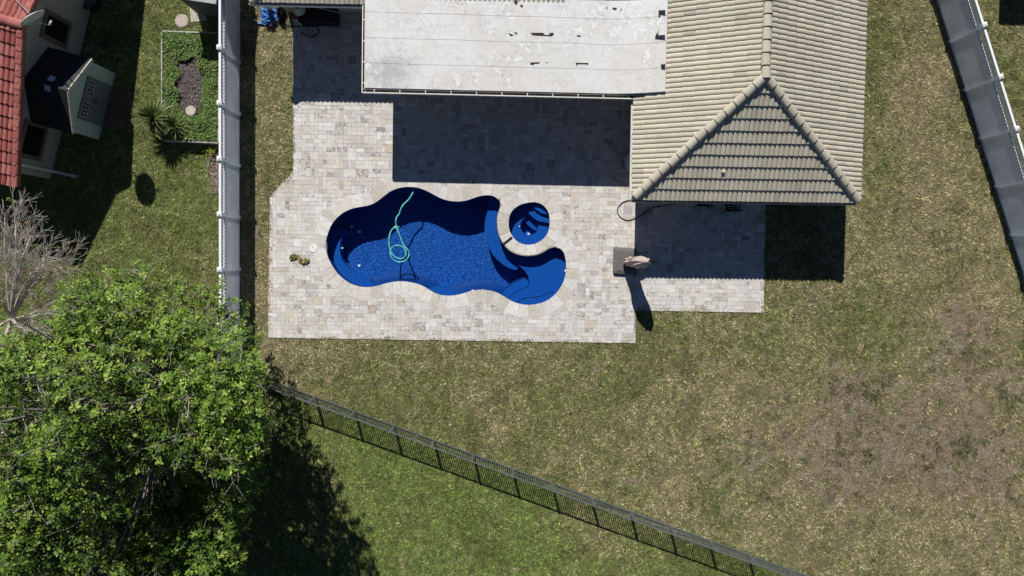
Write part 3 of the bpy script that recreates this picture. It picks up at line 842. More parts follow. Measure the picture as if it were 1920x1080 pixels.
def house():
    root = thing('main_house', 'tan tiled hip roof house with stucco walls behind the patio', 'house', (APX.x, 9, 0))
    half = (E2 - E1).length / 2
    rise = APX.z - E1.z
    NL = 9.5                                              # ridge run towards the north
    south_run = (APX - (E1 + E2) / 2).dot(HV)
    e1, e2, ap = Vector(E1), Vector(E2), Vector(APX)
    sl = math.hypot(half, rise); ssl = math.hypot(south_run, rise)
    rib, crs = .178, .44
    total = south_run + NL
    nhipW = Vector(((ap - e1).y, -(ap - e1).x, 0)).normalized()      # points to the south-east of the west hip
    nhipE = Vector((-(e2 - ap).y * -1, 0, 0))
    d2 = (ap - e2); nhipE = Vector((-d2.y, d2.x, 0)).normalized()    # points to the south-west of the east hip
    # west slope: eave runs north from e1, slope climbs east
    me = tile_mesh(e1 + HV * total, -HV, HU * half + Vector((0, 0, rise)), total, sl, rib, crs, TAN, [(ap, nhipW)], name='roof_plane', seed=5)
    put('roof_plane', me, 'tile', root)
    me = tile_mesh(e2, HV, -HU * half + Vector((0, 0, rise)), total, sl, rib, crs, TAN, [(ap, nhipE)], name='roof_plane', seed=6)
    put('roof_plane', me, 'tile', root)
    me = tile_mesh(e1, HU, HV * south_run + Vector((0, 0, rise)), 2 * half, ssl, rib, crs, TAN, [(ap, -nhipW), (ap, -nhipE)], name='roof_plane', seed=7)
    put('roof_plane', me, 'tile', root)
    up = Vector((0, 0, .06))
    caps(e1.lerp(ap, .02) + up, ap + up, .155, .43, TAN, seed=1).obj('ridge_cap', 'tile', root, attr=True)
    caps(e2.lerp(ap, .02) + up, ap + up, .155, .43, TAN, seed=2).obj('ridge_cap', 'tile', root, attr=True)
    caps(ap - HV * .05 + up, ap + HV * NL + up + Vector((0, 0, .01)), .155, .43, TAN, seed=4).obj('ridge_cap', 'tile', root, attr=True)
    # solid roof body under the tiles
    dz = Vector((0, 0, -.075)); k = .03
    a1, a2 = e1 + HU * k + HV * k + dz, e2 - HU * k + HV * k + dz
    b1, b2 = a1 + HV * (total - k), a2 + HV * (total - k)
    r0, r1 = ap + dz, ap + HV * NL + dz
    dn = Vector((0, 0, -.10))
    mb = MB(); mb.add([a1, a2, b2, b1, r0, r1, a1 + dn, a2 + dn, b2 + dn, b1 + dn],
                      [(0, 1, 4), (1, 2, 5, 4), (2, 3, 5), (3, 0, 4, 5), (9, 8, 7, 6), (0, 6, 7, 1), (1, 7, 8, 2), (2, 8, 9, 3), (3, 9, 6, 0)])
    mb.obj('roof_deck', 'deckwood', root)
    # walls of the wing
    o = .55
    w = [e1 + HU * o + HV * o, e2 - HU * o + HV * o, e2 - HU * o + HV * total, e1 + HU * o + HV * total]
    mb = MB(); mb.prism([(p.x, p.y) for p in w], -.05, 2.40); mb.obj('wall', 'stucco', root)
    # gutters and fascia
    f = MB()
    f.bar(e1 + HU * .02 + HV * .03 + Vector((0, 0, -.13)), e1 + HU * .02 + HV * 3.55 + Vector((0, 0, -.13)), .02, .16)
    f.bar(e1 + HV * .02 + Vector((0, 0, -.13)), e2 + HV * .02 + Vector((0, 0, -.13)), .02, .16)
    f.bar(e2 - HU * .02 + HV * .03 + Vector((0, 0, -.13)), e2 - HU * .02 + HV * total + Vector((0, 0, -.13)), .02, .16)
    f.obj('fascia', 'gutter', root)
    g = MB(); gutter(g, e1 + HV * (-.06) - HU * .00 + Vector((0, 0, -.03)), e1 + HV * 3.45 + Vector((0, 0, -.03)), -HU, .10)
    for t in (.3, 1.0, 1.75, 2.5, 3.2): g.bar(e1 + HV * t + Vector((0, 0, -.02)), e1 + HV * t - HU * .10 + Vector((0, 0, -.02)), .03, .006)
    g.obj('gutter', 'white', root)
    g = MB(); gutter(g, e1 - HU * .04 + Vector((0, 0, -.09)), e2 + Vector((0, 0, -.09)), -HV, .13)
    g.obj('gutter', 'gutter', root)
    # plumbing vent on the south slope
    vt = P(1352, 323, 2.86); mb = MB()
    mb.tube([vt + Vector((0, 0, -.15)), vt + Vector((0, 0, .26))], [.05, .05], 10)
    mb.tube([vt + Vector((0, 0, .262)), vt + Vector((0, 0, .30))], [.065, .05], 10)
    v = mb.obj('vent_pipe', 'cream', root)
    mb = MB(); mb.tube([vt + Vector((-.10, -.10, -.05)), vt + Vector((-.10, -.10, .10))], .03, 8); mb.obj('vent_pipe', 'cream', root)
    # west block: its south eave shows at the top edge of the picture
    w1 = P(472.5, 2, 2.58); w2 = w1 + HU * 15.2
    w1h = w1
    run = 4.6; sv = HV * run + Vector((0, 0, 1.95)); ln = sv.length
    hipn = Vector((-1, 1, 0)).normalized()
    me = tile_mesh(w1, HU, sv, 11.4, ln, rib, crs, TAN, [(w1, -(HU - HV).normalized() if False else (HV - HU).normalized())], name='roof_plane', seed=9)
    put('roof_plane', me, 'tile', root)
    me = tile_mesh(w1 + HV * 9.2, -HV, HU * run + Vector((0, 0, 1.95)), 9.2, ln, rib, crs, TAN, [(w1, (HU - HV).normalized())], name='roof_plane', seed=10)
    put('roof_plane', me, 'tile', root)
    top = w1 + sv + HU * run
    caps(w1 + up, w1 + HU * run + sv + up, .155, .43, TAN, seed=8).obj('ridge_cap', 'tile', root, attr=True)
    caps(w1 + HU * 12 + sv + up, w1 + HU * run + sv + up, .155, .43, TAN, seed=12).obj('ridge_cap', 'tile', root, attr=True)
    mb = MB()
    A1 = w1 + (HU + HV) * .03 + dz; A2 = A1 + HU * 13; B1 = A1 + HV * 9.1; B2 = A2 + HV * 9.1; T1 = w1 + HU * run + sv + dz; T2 = T1 + HU * 8
    mb.add([A1, A2, B2, B1, T1, T2, A1 + dn, A2 + dn, B2 + dn, B1 + dn], [(0, 1, 5, 4), (1, 2, 5), (2, 3, 4, 5), (3, 0, 4), (9, 8, 7, 6), (0, 6, 7, 1), (1, 7, 8, 2), (2, 8, 9, 3), (3, 9, 6, 0)])
    mb.obj('roof_deck', 'deckwood', root)
    ww = [w1 + HU * .5 + HV * .5, w1 + HU * 13.2 + HV * .5, w1 + HU * 13.2 + HV * 8.7, w1 + HU * .5 + HV * 8.7]
    mb = MB(); mb.prism([(p.x, p.y) for p in ww], -.05, 2.40); mb.obj('wall', 'stucco', root)
    g = MB(); gutter(g, w1 + Vector((0, 0, -.05)), w1 + HU * 4.4 + Vector((0, 0, -.05)), -HV, .13); 
    g.box(w1 - HU * .02 - HV * .05 + Vector((0, 0, -.03)), (.16, .16, .10), ANG)
    g.obj('gutter', 'white', root)
    # sliding door to the covered patio
    dc = ww[0] + HU * 6.2
    mb = MB(); mb.box((dc.x - HV.x * .01, dc.y - .02, 1.06), (2.4, .06, 2.1), ANG); d = mb.obj('door', 'white', root)
    mb = MB()
    for sx in (-.6, .6): 
        q = dc + HU * sx; mb.box((q.x, q.y - .053, 1.06), (1.06, .01, 1.94), ANG)
    mb.obj('glass', 'glass', d)
house()

def patio_cover():
    z = 2.60
    g0 = P(679, 174, z)                                  # gutter corner
    root = thing('patio_cover', 'flat white weathered patio roof with torn seams over the shaded deck', 'patio roof', (g0.x, g0.y, 0))
    x0, x1, x2 = .09, None, None
    right = (P(1189, 183, z) - g0).dot(HU)               # where it starts to climb onto the tiles
    far = (P(1246, 178, 3.10) - g0).dot(HU)
    a = -.012                                            # slightly out of square with the house
    UU = (HU + HV * (-.006)).normalized()
    VV = Vector((-UU.y, UU.x, 0))
    def pt(u, v, zz=None):
        zr = z + .06 + v * .012
        if u > right - 1.0: zr += (.5 + .02) * ((u - right + 1.0) / (far - right + 1.0)) ** 2
        if zz is not None: zr += zz
        p = g0 + UU * u + VV * v; return Vector((p.x, p.y, zr))
    edges = [.17, 1.07, 1.98, 2.90, 3.55]
    us = [x0 + (right - 1.0 - x0) * k / 10 for k in range(0, 11)] + [right - 1.0 + (far - right + 1.0) * k / 12 for k in range(1, 13)]
    for k in range(4):
        mb = MB(); v0, v1 = edges[k], edges[k + 1] + .03
        lift0, lift1 = (.007, .0)                         # each sheet laps the one below it
        vs = []
        for u in us:
            sk = .045 * (u / far) * (0 if k == 0 else 1)  # seams drift a little
            sk1 = .045 * (u / far)
            # keep seams as in the place: they run slightly off the eave
            wv = .008 * math.sin(u * 1.7 + k)
            for (v, l) in ((v0 - sk + wv * (k > 0), lift0), (v1 - sk1 + wv, lift1)):
                vs += [pt(u, v, l), pt(u, v, l - .05)]
        n = len(us); fs = []
        for i in range(n - 1):
            b = 4 * i
            fs += [(b, b + 4, b + 6, b + 2), (b + 1, b + 3, b + 7, b + 5), (b, b + 1, b + 5, b + 4), (b + 2, b + 6, b + 7, b + 3)]
        fs += [(0, 2, 3, 1), (4 * n - 4, 4 * n - 3, 4 * n - 1, 4 * n - 2)]
        mb.add(vs, fs); mb.obj('roof_panel', 'whiteroof', root)
    # last sheet climbs the tiles of the house eave
    mb = MB(); vs = []
    for u in us:
        for (v, zz) in ((3.53, .012), (3.55 + 1.1, .45)):
            vs += [pt(u, v, zz), pt(u, v, zz - .05)]
    n = len(us); fs = []
    for i in range(n - 1):
        b = 4 * i
        fs += [(b, b + 4, b + 6, b + 2), (b + 1, b + 3, b + 7, b + 5), (b, b + 1, b + 5, b + 4), (b + 2, b + 6, b + 7, b + 3)]
    mb.add(vs, fs); mb.obj('roof_panel', 'whiteroof', root)
    # torn, open bits of the seams: dark scraps lying in the laps
    def spot(px, py): 
        q = P(px, py, z + .09); r = q - g0; u, v = r.dot(UU), r.dot(VV); p_ = pt(u, v, .0)
        q = P(px, py, p_.z + .018); return q
    def z3(x, y): return (660 + x / 3, y / 3)
    tears = [[(1005, 184), (1075, 184), (1085, 196), (1108, 196), (1112, 184), (1135, 185), (1132, 198), (1120, 203), (1065, 200), (1015, 197)],
             [(880, 183), (897, 192), (910, 197), (890, 203)], [(913, 183), (930, 182), (922, 193)], [(1262, 203), (1272, 197), (1288, 201), (1284, 206)],
             [(1003, 351), (1058, 350), (1050, 357), (1030, 357), (1018, 364), (1004, 362)], [(1258, 353), (1330, 354), (1326, 367), (1320, 360), (1268, 360), (1263, 370)],
             [(1090, 349), (1100, 350), (1095, 356)], [(912, 0), (930, 0), (932, 14), (922, 27), (912, 14)], [(945, 26), (962, 28), (958, 42), (948, 36)],
             [(1465, 42), (1490, 44), (1486, 54), (1466, 52)], [(1725, 58), (1762, 56), (1764, 72), (1735, 72), (1732, 88), (1724, 84)],
             [(1728, 170), (1715, 198), (1760, 196), (1762, 211), (1704, 211), (1712, 190)], [(1738, 362), (1762, 360), (1762, 378), (1740, 378)], [(1430, 40), (1438, 42), (1434, 52)], [(1510, 50), (1518, 50), (1516, 58)]]
    for t in tears:
        pts = [spot(*z3(*p)) for p in t]; n = len(pts)
        mb = MB(); tri = tessellate_polygon([[Vector((p.x, p.y, 0)) for p in pts]])
        mb.add(pts + [p + Vector((0, 0, -.012)) for p in pts], list(tri) + [(i, (i + 1) % n, (i + 1) % n + n, i + n) for i in range(n)]); mb.obj('tear', 'black', root)
    # gutters
    g = MB(); up = Vector((0, 0, .02))
    gl = (P(1195, 184, z) - g0).dot(HU)
    gutter(g, g0 + VV * .14 + up + UU * .02, g0 + VV * .14 + UU * gl + up, -VV, .14, .12)
    for i in range(11):
        q = g0 + UU * (.45 + i * (gl - .5) / 10.3); g.bar(q + up + Vector((0, 0, .015)), q + VV * .13 + up + Vector((0, 0, .015)), .03, .008)
    g.box(g0 + UU * gl + VV * .07 + Vector((0, 0, -.04)), (.02, .15, .13), ANG)
    g.obj('gutter', 'white', root)
    g = MB(); gutter(g, g0 + UU * .11 + up, g0 + UU * .11 + VV * 3.5 + up, -UU, .12, .12)
    for i in range(5):
        q = g0 + VV * (.35 + i * .76); g.bar(q + up + Vector((0, 0, .015)), q + UU * .12 + up + Vector((0, 0, .015)), .03, .008)
    g.obj('gutter', 'white', root)
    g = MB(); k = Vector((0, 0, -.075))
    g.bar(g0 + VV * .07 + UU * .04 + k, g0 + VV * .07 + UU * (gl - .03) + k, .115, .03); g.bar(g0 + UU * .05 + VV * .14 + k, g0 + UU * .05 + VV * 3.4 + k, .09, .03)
    g.obj('gutter_shade', 'darksoil', root)  # soil-coloured strip, added to paint the shade inside both gutters
    for u in (.9, 4.6, 8.2):
        q = g0 + UU * u + VV * .95; mb = MB(); mb.box((q.x, q.y, (z + DK) / 2), (.09, .09, z - DK), ANG)
        mb.obj('post', 'white', root)
    b = MB(); b.bar(g0 + UU * .3 + VV * .95 + Vector((0, 0, -.07)), g0 + UU * (right - .3) + VV * .95 + Vector((0, 0, -.07)), .07, .13); b.obj('beam', 'white', root)
patio_cover()

# ------------------------------------------------------------------ white vinyl fences
def vinyl_fence(posts, label, side):
    root = thing('vinyl_fence', label, 'fence', (posts[0].x, posts[0].y, 0))
    HF = 1.97
    d = (posts[-1] - posts[0]).normalized(); ang = math.atan2(d.y, d.x)
    for p in posts:
        mb = MB(); mb.box((p.x, p.y, HF / 2 - .02), (.125, .125, HF + .04), ang); o = mb.obj('post', 'vinyl', root)
        mb = MB(); c, s_ = math.cos(ang), math.sin(ang)
        def rot(x, y, z): return (p.x + x * c - y * s_, p.y + x * s_ + y * c, z)
        h = .09; b = HF + .045
        mb.add([rot(-h, -h, b), rot(h, -h, b), rot(h, h, b), rot(-h, h, b), rot(-h, -h, b + .03), rot(h, -h, b + .03), rot(h, h, b + .03), rot(-h, h, b + .03), rot(0, 0, b + .075)],
               [(3, 2, 1, 0), (0, 1, 5, 4), (1, 2, 6, 5), (2, 3, 7, 6), (3, 0, 4, 7), (4, 5, 8), (5, 6, 8), (6, 7, 8), (7, 4, 8)])
        mb.obj('post_cap', 'vinylrail', o)
    for a, b in zip(posts, posts[1:]):
        L_ = (b - a).length; u = (b - a) / L_; s0, s1 = a + u * .064, b - u * .064
        z = lambda h: Vector((0, 0, h))
        mb = MB(); npl = 9; w = (s1 - s0).length / npl
        for k in range(npl):
            mb.bar(s0 + u * (k * w + .001) + z(.78), s0 + u * ((k + 1) * w - .001) + z(.78), .022, 1.40)
        mb.obj('panel', 'vinyl', root)
        for h_, w_, t_ in ((.06, .05, .10), (1.53, .095, .10), (HF - .045, .085, .09)):
            mb = MB(); mb.bar(s0 + z(h_), s1 + z(h_), w_, t_); mb.obj('rail', 'vinylrail', root)
        mb = MB(); zb, zt = 1.582, HF - .092; hh = zt - zb; LL = (s1 - s0).length; st = .135
        nrm = Vector((-u.y, u.x, 0)) * .006
        for k in range(-3, int(LL / st) + 1):
            for sgn in (1, -1):
                x0 = k * st; x1 = k * st + hh
                t0, t1 = max(0, x0), min(LL, x1)
                if t1 - t0 < .02: continue
                q0 = zb + (t0 - x0) if sgn > 0 else zt - (t0 - x0); q1 = zb + (t1 - x0) if sgn > 0 else zt - (t1 - x0)
                mb.bar(s0 + u * t0 + z(q0) + nrm * sgn, s0 + u * t1 + z(q1) + nrm * sgn, .008, .030, up=(0, 0, 1))
        mb.obj('lattice', 'vinyl', root)
base_y = [311 + 96.6 * k for k in range(-5, 5)]
vinyl_fence([G(449.5, 311 + 96.6 * k) for k in range(-5, 4)] + [G(449.5, 692)], 'tall white vinyl fence with lattice top between the patio lawn and the left yard', -1)
r0 = Vector((1780.5, 78)); dr = Vector((28.4, 90.3))
vinyl_fence([G(r0.x + dr.x * k, r0.y + dr.y * k) for k in range(-3, 10)], 'white vinyl fence slanting down the right side beside the dry grass', 1)

# ------------------------------------------------------------------ iron fence
def iron_fence():
    step = Vector((73.6, 26.75)); pts = [G(445.4 + step.x * k, 690 + step.y * k) for k in range(0, 18)]
    root = thing('metal_fence', 'dark grey metal picket fence running diagonally across the back lawn', 'fence', (pts[0].x, pts[0].y, 0))
    HF = 1.12
    for p in pts:
        mb = MB(); mb.box((p.x, p.y, HF / 2), (.055, .055, HF + .06), -.35); o = mb.obj('post', 'iron', root)
        mb = MB(); mb.box((p.x, p.y, HF + .035), (.066, .066, .02), -.35); mb.obj('post_cap', 'iron', o)
    z = lambda h: Vector((0, 0, h))
    for a, b in zip(pts, pts[1:]):
        u = (b - a).normalized(); s0, s1 = a + u * .029, b - u * .029
        for h, w_, hh in ((HF, .042, .035), (.10, .035, .03)):
            mb = MB(); mb.bar(s0 + z(h), s1 + z(h), w_, hh); mb.obj('rail', 'iron', root)
        mb = MB(); n = 18; L_ = (s1 - s0).length
        for k in range(n):
            q = s0 + u * (L_ * (k + .5) / n); mb.box((q.x, q.y, (HF - .03 + .03) / 2 + .015), (.023, .023, HF - .07), math.atan2(u.y, u.x))
        mb.obj('pickets', 'iron', root)
iron_fence()

# ------------------------------------------------------------------ umbrella
def umbrella():
    c = P(1174.5, 489, .1)
    root = thing('patio_umbrella', 'closed mauve umbrella on a square dark grey base at the patio corner', 'umbrella', (c.x, c.y, 0))
    mb = MB(); z0, z1 = DK, DK + .17
    b = [P(1150.5, 463, .1), P(1193.5, 466, .1), P(1194, 515.5, .1), P(1149, 513, .1)]
    ctr = sum(b, Vector()) / 4
    def ring(s_, z):
        out = []
        for i in range(4):
            p = b[i]; a_ = b[i - 1]; n_ = b[(i + 1) % 4]
            for t in (0, .5, 1):
                q = p.lerp(a_, .07 * (1 - t)).lerp(p.lerp(n_, .07), t) if t != .5 else p.lerp(ctr, .025)
                q = ctr + (q - ctr) * s_; out.append((q.x, q.y, z))
        return out
    rings = [ring(1, z0), ring(1, z0 + .10), ring(.97, z0 + .125), ring(.72, z1), ring(.66, z1)]
    n = 12; vs = [v for r in rings for v in r]
    fs = [(k * n + i, k * n + (i + 1) % n, (k + 1) * n + (i + 1) % n, (k + 1) * n + i) for k in range(len(rings) - 1) for i in range(n)]
    fs.append(tuple(range((len(rings) - 1) * n, len(rings) * n)))
    mb.add(vs, fs); mb.obj('base', 'umbbase', root)
    pc = P(1182, 491, .2)
    mb = MB(); mb.tube([(pc.x, pc.y, z1 - .02), (pc.x, pc.y, 2.5)], .035, 10); mb.obj('pole', 'metalgrey', root)
    mb = MB(); mb.tube([(pc.x, pc.y, z1 - .01), (pc.x, pc.y, z1 + .12)], [.085, .06], 12); mb.obj('pole_collar', 'umbbase', root)
    # folded canopy: pleated bundle around the pole
    mb = MB(); K = 40; prof = [(.30, .10), (.33, .22), (.50, .25), (.75, .235), (1.0, .22), (1.25, .24), (1.5, .275), (1.75, .29), (2.0, .275), (2.2, .22), (2.38, .13), (2.52, .04)]
    for i, (z, r) in enumerate(prof):
        t = i / (len(prof) - 1)
        for k in range(K):
            a = 2 * math.pi * k / K
            rr = r * (1 + .16 * math.sin(8 * a + 1.8 * z) + .07 * math.sin(13 * a - 3 * z)) * (1.08 if abs(math.cos(a)) > .7 else .96)
            ox = -.11 + .10 * z + .02 * math.sin(z * 3.0); oy = .02 * math.cos(z * 2.2)
            mb.v.append((pc.x + ox + rr * math.cos(a), pc.y + oy + rr * .78 * math.sin(a), z + .05 * math.sin(8 * a) * (1 - t) * (i == 0)))
    for i in range(len(prof) - 1):
        for k in range(K):
            mb.f.append((i * K + k, i * K + (k + 1) % K, (i + 1) * K + (k + 1) % K, (i + 1) * K + k)); mb.c.append((1, 1, 1, 1))
    mb.f.append(tuple(range((len(prof) - 1) * K, len(prof) * K))); mb.c.append((1, 1, 1, 1))
    mb.obj('canopy', 'cloth', root, smooth=True)
    mb = MB()
    for k in range(25):
        pass
    mb.tube([(pc.x + .005 + .27 * math.cos(t), pc.y + .21 * math.sin(t), 1.2) for t in [2 * math.pi * i / 24 for i in range(25)]], .014, 5, cap=False)
    mb.obj('tie_strap', 'umbbase', root)
umbrella()

# ------------------------------------------------------------------ small things on the deck
def hose_run(px, z, r, mat, label, name='garden_hose'):
    mb = MB(); mb.tube(catmull([P(x, y, z) for x, y in px], 6), r, 6)
    o = mb.obj(name, mat, smooth=True); tag(o, label, 'hose')
    return o
h = hose_run([(1290, 376), (1262, 382), (1245, 386), (1225, 389), (1212, 397), (1195, 408), (1178, 413), (1166, 409), (1158, 399), (1159, 389), (1167, 380), (1180, 375.5), (1200, 374), (1215, 366)], DK + .02, .018, 'black', 'thin black garden hose looping out from under the tiled eave onto the deck')
w_ = P(1215, 366, DK + .02); mb = MB(); mb.tube([w_, w_ + Vector((.12, .08, 0))], [.026, .022], 8); mb.obj('nozzle', 'metalgrey', h)
h = hose_run([(527, 40), (536, 45), (548, 49), (560, 49.5), (575, 49), (590, 50), (597, 57), (594, 65), (585, 68.5), (573, 66), (564, 61)], DK + .025, .022, 'black', 'black rubber hose curled on shaded pavers beside the black storage box')
w_ = P(564, 61, DK + .02); mb = MB(); mb.tube([w_, w_ + Vector((-.10, .04, 0))], [.03, .03], 8); mb.obj('nozzle', 'metalgrey', h)

def chair(px, py, rz, label):
    c = P(px, py, DK); root = thing('patio_chair', label, 'chair', (c.x, c.y, DK), 'black patio chairs under the tiled eave')
    root.rotation_euler.z = 0
    cr, sr = math.cos(rz), math.sin(rz)
    def w(x, y, z): return Vector((c.x + x * cr - y * sr, c.y + x * sr + y * cr, DK + z))
    mb = MB()
    for k in range(7): mb.bar(w(-.24, -.21 + .07 * k, .44), w(.24, -.21 + .07 * k, .44), .055, .018)
    mb.obj('seat', 'black', root)
    mb = MB()
    for k in range(9): mb.bar(w(-.23, -.25 - .008 * k, .50 + .05 * k), w(.23, -.25 - .008 * k, .50 + .05 * k), .012, .04, up=(0, 0, 1))
    mb.obj('backrest', 'black', root)
    for sx in (-1, 1):
        mb = MB(); mb.tube([w(.27 * sx, .26, 0), w(.26 * sx, .22, .44), w(.26 * sx, .20, .62)], .016, 6); mb.obj('leg', 'black', root)
        mb = MB(); mb.tube([w(.29 * sx, -.36, 0), w(.26 * sx, -.24, .44), w(.25 * sx, -.33, .95)], .016, 6); mb.obj('leg', 'black', root)
        mb = MB(); mb.bar(w(.27 * sx, -.27, .63), w(.27 * sx, .24, .63), .05, .02); mb.obj('armrest', 'black', root)
chair(1364, 384, .06, 'black slatted chair standing further out from the tiled eave, right one of two')
chair(1313, 376, -.05, 'black chair almost hidden under the tiled eave, left one of two')

def cover_item():
    c = P(1188, 303, DK); mb = MB(); K = 22
    prof = [(0, .36), (.25, .37), (.55, .33), (.8, .28), (.95, .20), (1.02, .08)]
    for i, (z, r) in enumerate(prof):
        for k in range(K):
            a = 2 * math.pi * k / K; rr = r * (1 + .10 * math.sin(5 * a + z * 2) + .05 * math.sin(9 * a))
            mb.v.append((c.x + rr * math.cos(a), c.y + rr * 1.3 * math.sin(a), DK + z))
    for i in range(len(prof) - 1):
        for k in range(K):
            mb.f.append((i * K + k, i * K + (k + 1) % K, (i + 1) * K + (k + 1) % K, (i + 1) * K + k)); mb.c.append((1, 1, 1, 1))
    mb.f.append(tuple(range((len(prof) - 1) * K, len(prof) * K))); mb.c.append((1, 1, 1, 1))
    o = mb.obj('furniture_cover', mk('grey_cover_cloth', (.42, .42, .42), .9, .12, 6, bump=.4, bscale=10), smooth=True)
    tag(o, 'pale grey cloth cover over something in the shade beside the tiled wing', 'cover')
cover_item()

def north_clutter():
    # black storage box against the wall
    p = P(600, 34, .3)
    root = thing('storage_box', 'long black storage box against the house wall in shade', 'storage box', (p.x, p.y, DK))
    mb = MB(); mb.box((p.x, p.y + .05, DK + .26), (1.5, .58, .52), ANG); mb.obj('body', 'black', root)
    mb = MB(); mb.box((p.x, p.y + .05, DK + .56), (1.56, .64, .07), ANG); mb.obj('lid', 'black', root)
    p = P(656, 42, DK); mb = MB(); mb.box((p.x, p.y + .1, DK + .04), (.85, .45, .10), ANG); mb.box((p.x, p.y + .25, DK + .12), (.85, .2, .10), ANG)
    tag(mb.obj('doorstep', 'concrete'), 'low concrete step in shade right of the black storage box', 'step')
    # bucket with red lid
    p = P(556, 31, .35)
    root = thing('bucket', 'white bucket with a red lid beside the black storage box', 'bucket', (p.x, p.y, DK))
    mb = MB(); mb.tube([(p.x, p.y, DK), (p.x, p.y, DK + .36)], [.12, .14], 18); mb.obj('body', 'white', root)
    mb = MB(); mb.disc((p.x, p.y), .15, DK + .361, DK + .40, 18); mb.obj('lid', 'red', root)
    # white pipe offcut
    mb = MB(); a, b = P(557, 38, DK + .06), P(567, 47, DK + .06); mb.tube([a, b], .055, 10)
    tag(mb.obj('pipe_offcut', 'white'), 'short white plastic pipe lying on pavers below the bucket', 'pipe')
    p = P(558, 14, .9); root = thing('sand_filter', 'tall pale pool filter tank close to the house corner', 'pool filter', (p.x, p.y, 0))
    mb = MB(); mb.tube([(p.x, p.y, DK), (p.x, p.y, .75), (p.x, p.y, .9), (p.x, p.y, .96)], [.24, .24, .17, .06], 18); mb.obj('tank', 'cream', root, smooth=True)
    mb = MB(); mb.tube([(p.x, p.y, .96), (p.x, p.y, 1.05)], [.07, .07], 10); mb.obj('valve', 'bluetarp', root)
    # long pole leaning below the gutter
    mb = MB(); mb.tube([P(566, 7, 2.0), P(677, 34, 1.9)], .016, 6)
    mb2 = mb.obj('pool_pole', 'metalgrey'); tag(mb2, 'long thin metal pool pole hung slanting under the gutter', 'pole')
    # white pipework
    for i, (x, y, h_) in enumerate(((494, 8, .75), (500, 7, .65), (515, 7, .7), (521, 7, .5))):
        q = P(x, y, h_)
        root = thing('pool_pipe', ['white upright pipe with a long bend, leftmost of four by the house corner', 'white upright pipe second from the left by the house corner', 'white upright pipe third from the left behind the blue plastic', 'short white upright pipe, rightmost of four by the house corner'][i], 'pipe', (q.x, q.y, 0), 'white pool pipes by the house corner')
        mb = MB(); mb.tube([(q.x, q.y, 0), (q.x, q.y, h_ - .05), (q.x, q.y + .06, h_)], .055, 10); mb.obj('riser', 'white', root)
        mb = MB(); e = -.30 if i == 0 else -.12
        mb.tube([(q.x, q.y + .05, h_), (q.x + e, q.y + .10, h_)], .055, 10); mb.obj('elbow', 'white', root)
    # pump
    p = G(528, 22); root = thing('pool_pump', 'dark pool pump on the ground beside the blue plastic', 'pump', (p.x, p.y, 0))
    mb = MB(); mb.tube([(p.x, p.y - .3, .22), (p.x, p.y + .1, .22)], [.12, .13], 14); mb.obj('motor', 'black', root)
    mb = MB(); mb.tube([(p.x, p.y + .22, .05), (p.x, p.y + .22, .42), (p.x, p.y + .22, .46)], [.15, .15, .10], 14); mb.obj('strainer', 'black', root)
    mb = MB(); mb.box((p.x, p.y - .05, .05), (.3, .8, .08)); mb.obj('foot', 'black', root)
    # crumpled blue plastic
    r = random.Random(4); mb = MB(); nx, ny = 26, 22; ctr = P(504, 30, .1); grid = []
    for j in range(ny):
        for i in range(nx):
            u, v = i / (nx - 1) - .5, j / (ny - 1) - .5
            x = u * .80 + .04 * math.sin(v * 9 + 1); y = v * .85 + .04 * math.sin(u * 11)
            z = 0.05 + .10 * abs(math.sin(u * 8 + v * 5 + math.sin(v * 7))) * (1 - abs(u) * 1.4) + .035 * r.random() + .06 * abs(math.sin(v * 13 - u * 4))
            grid.append((ctr.x + x, ctr.y + y, z))
    fs = [(j * nx + i, j * nx + i + 1, (j + 1) * nx + i + 1, (j + 1) * nx + i) for j in range(ny - 1) for i in range(nx - 1) if not ((i - 13) ** 2 / 130 + (j - 11) ** 2 / 95 > .55 + .9 * r.random()) and r.random() > .04]
    mb.add(grid, fs)
    o = mb.obj('plastic_sheet', 'bluetarp'); tag(o, 'crumpled bright blue plastic sheet on the grass by the white pipes', 'plastic sheet')
    mb = MB()
    mb.tube(catmull([P(477, 39, .05), P(486, 44, .07), P(494, 43, .09), P(502, 38, .15)], 5), [.045] * 16, 6)
    mb.obj('strip', 'bluetarp', o)
    mb = MB(); q = P(507, 46, .08); mb.box((q.x, q.y, .09), (.14, .12, .03), .5); mb.obj('label_patch', 'white', o)
north_clutter()

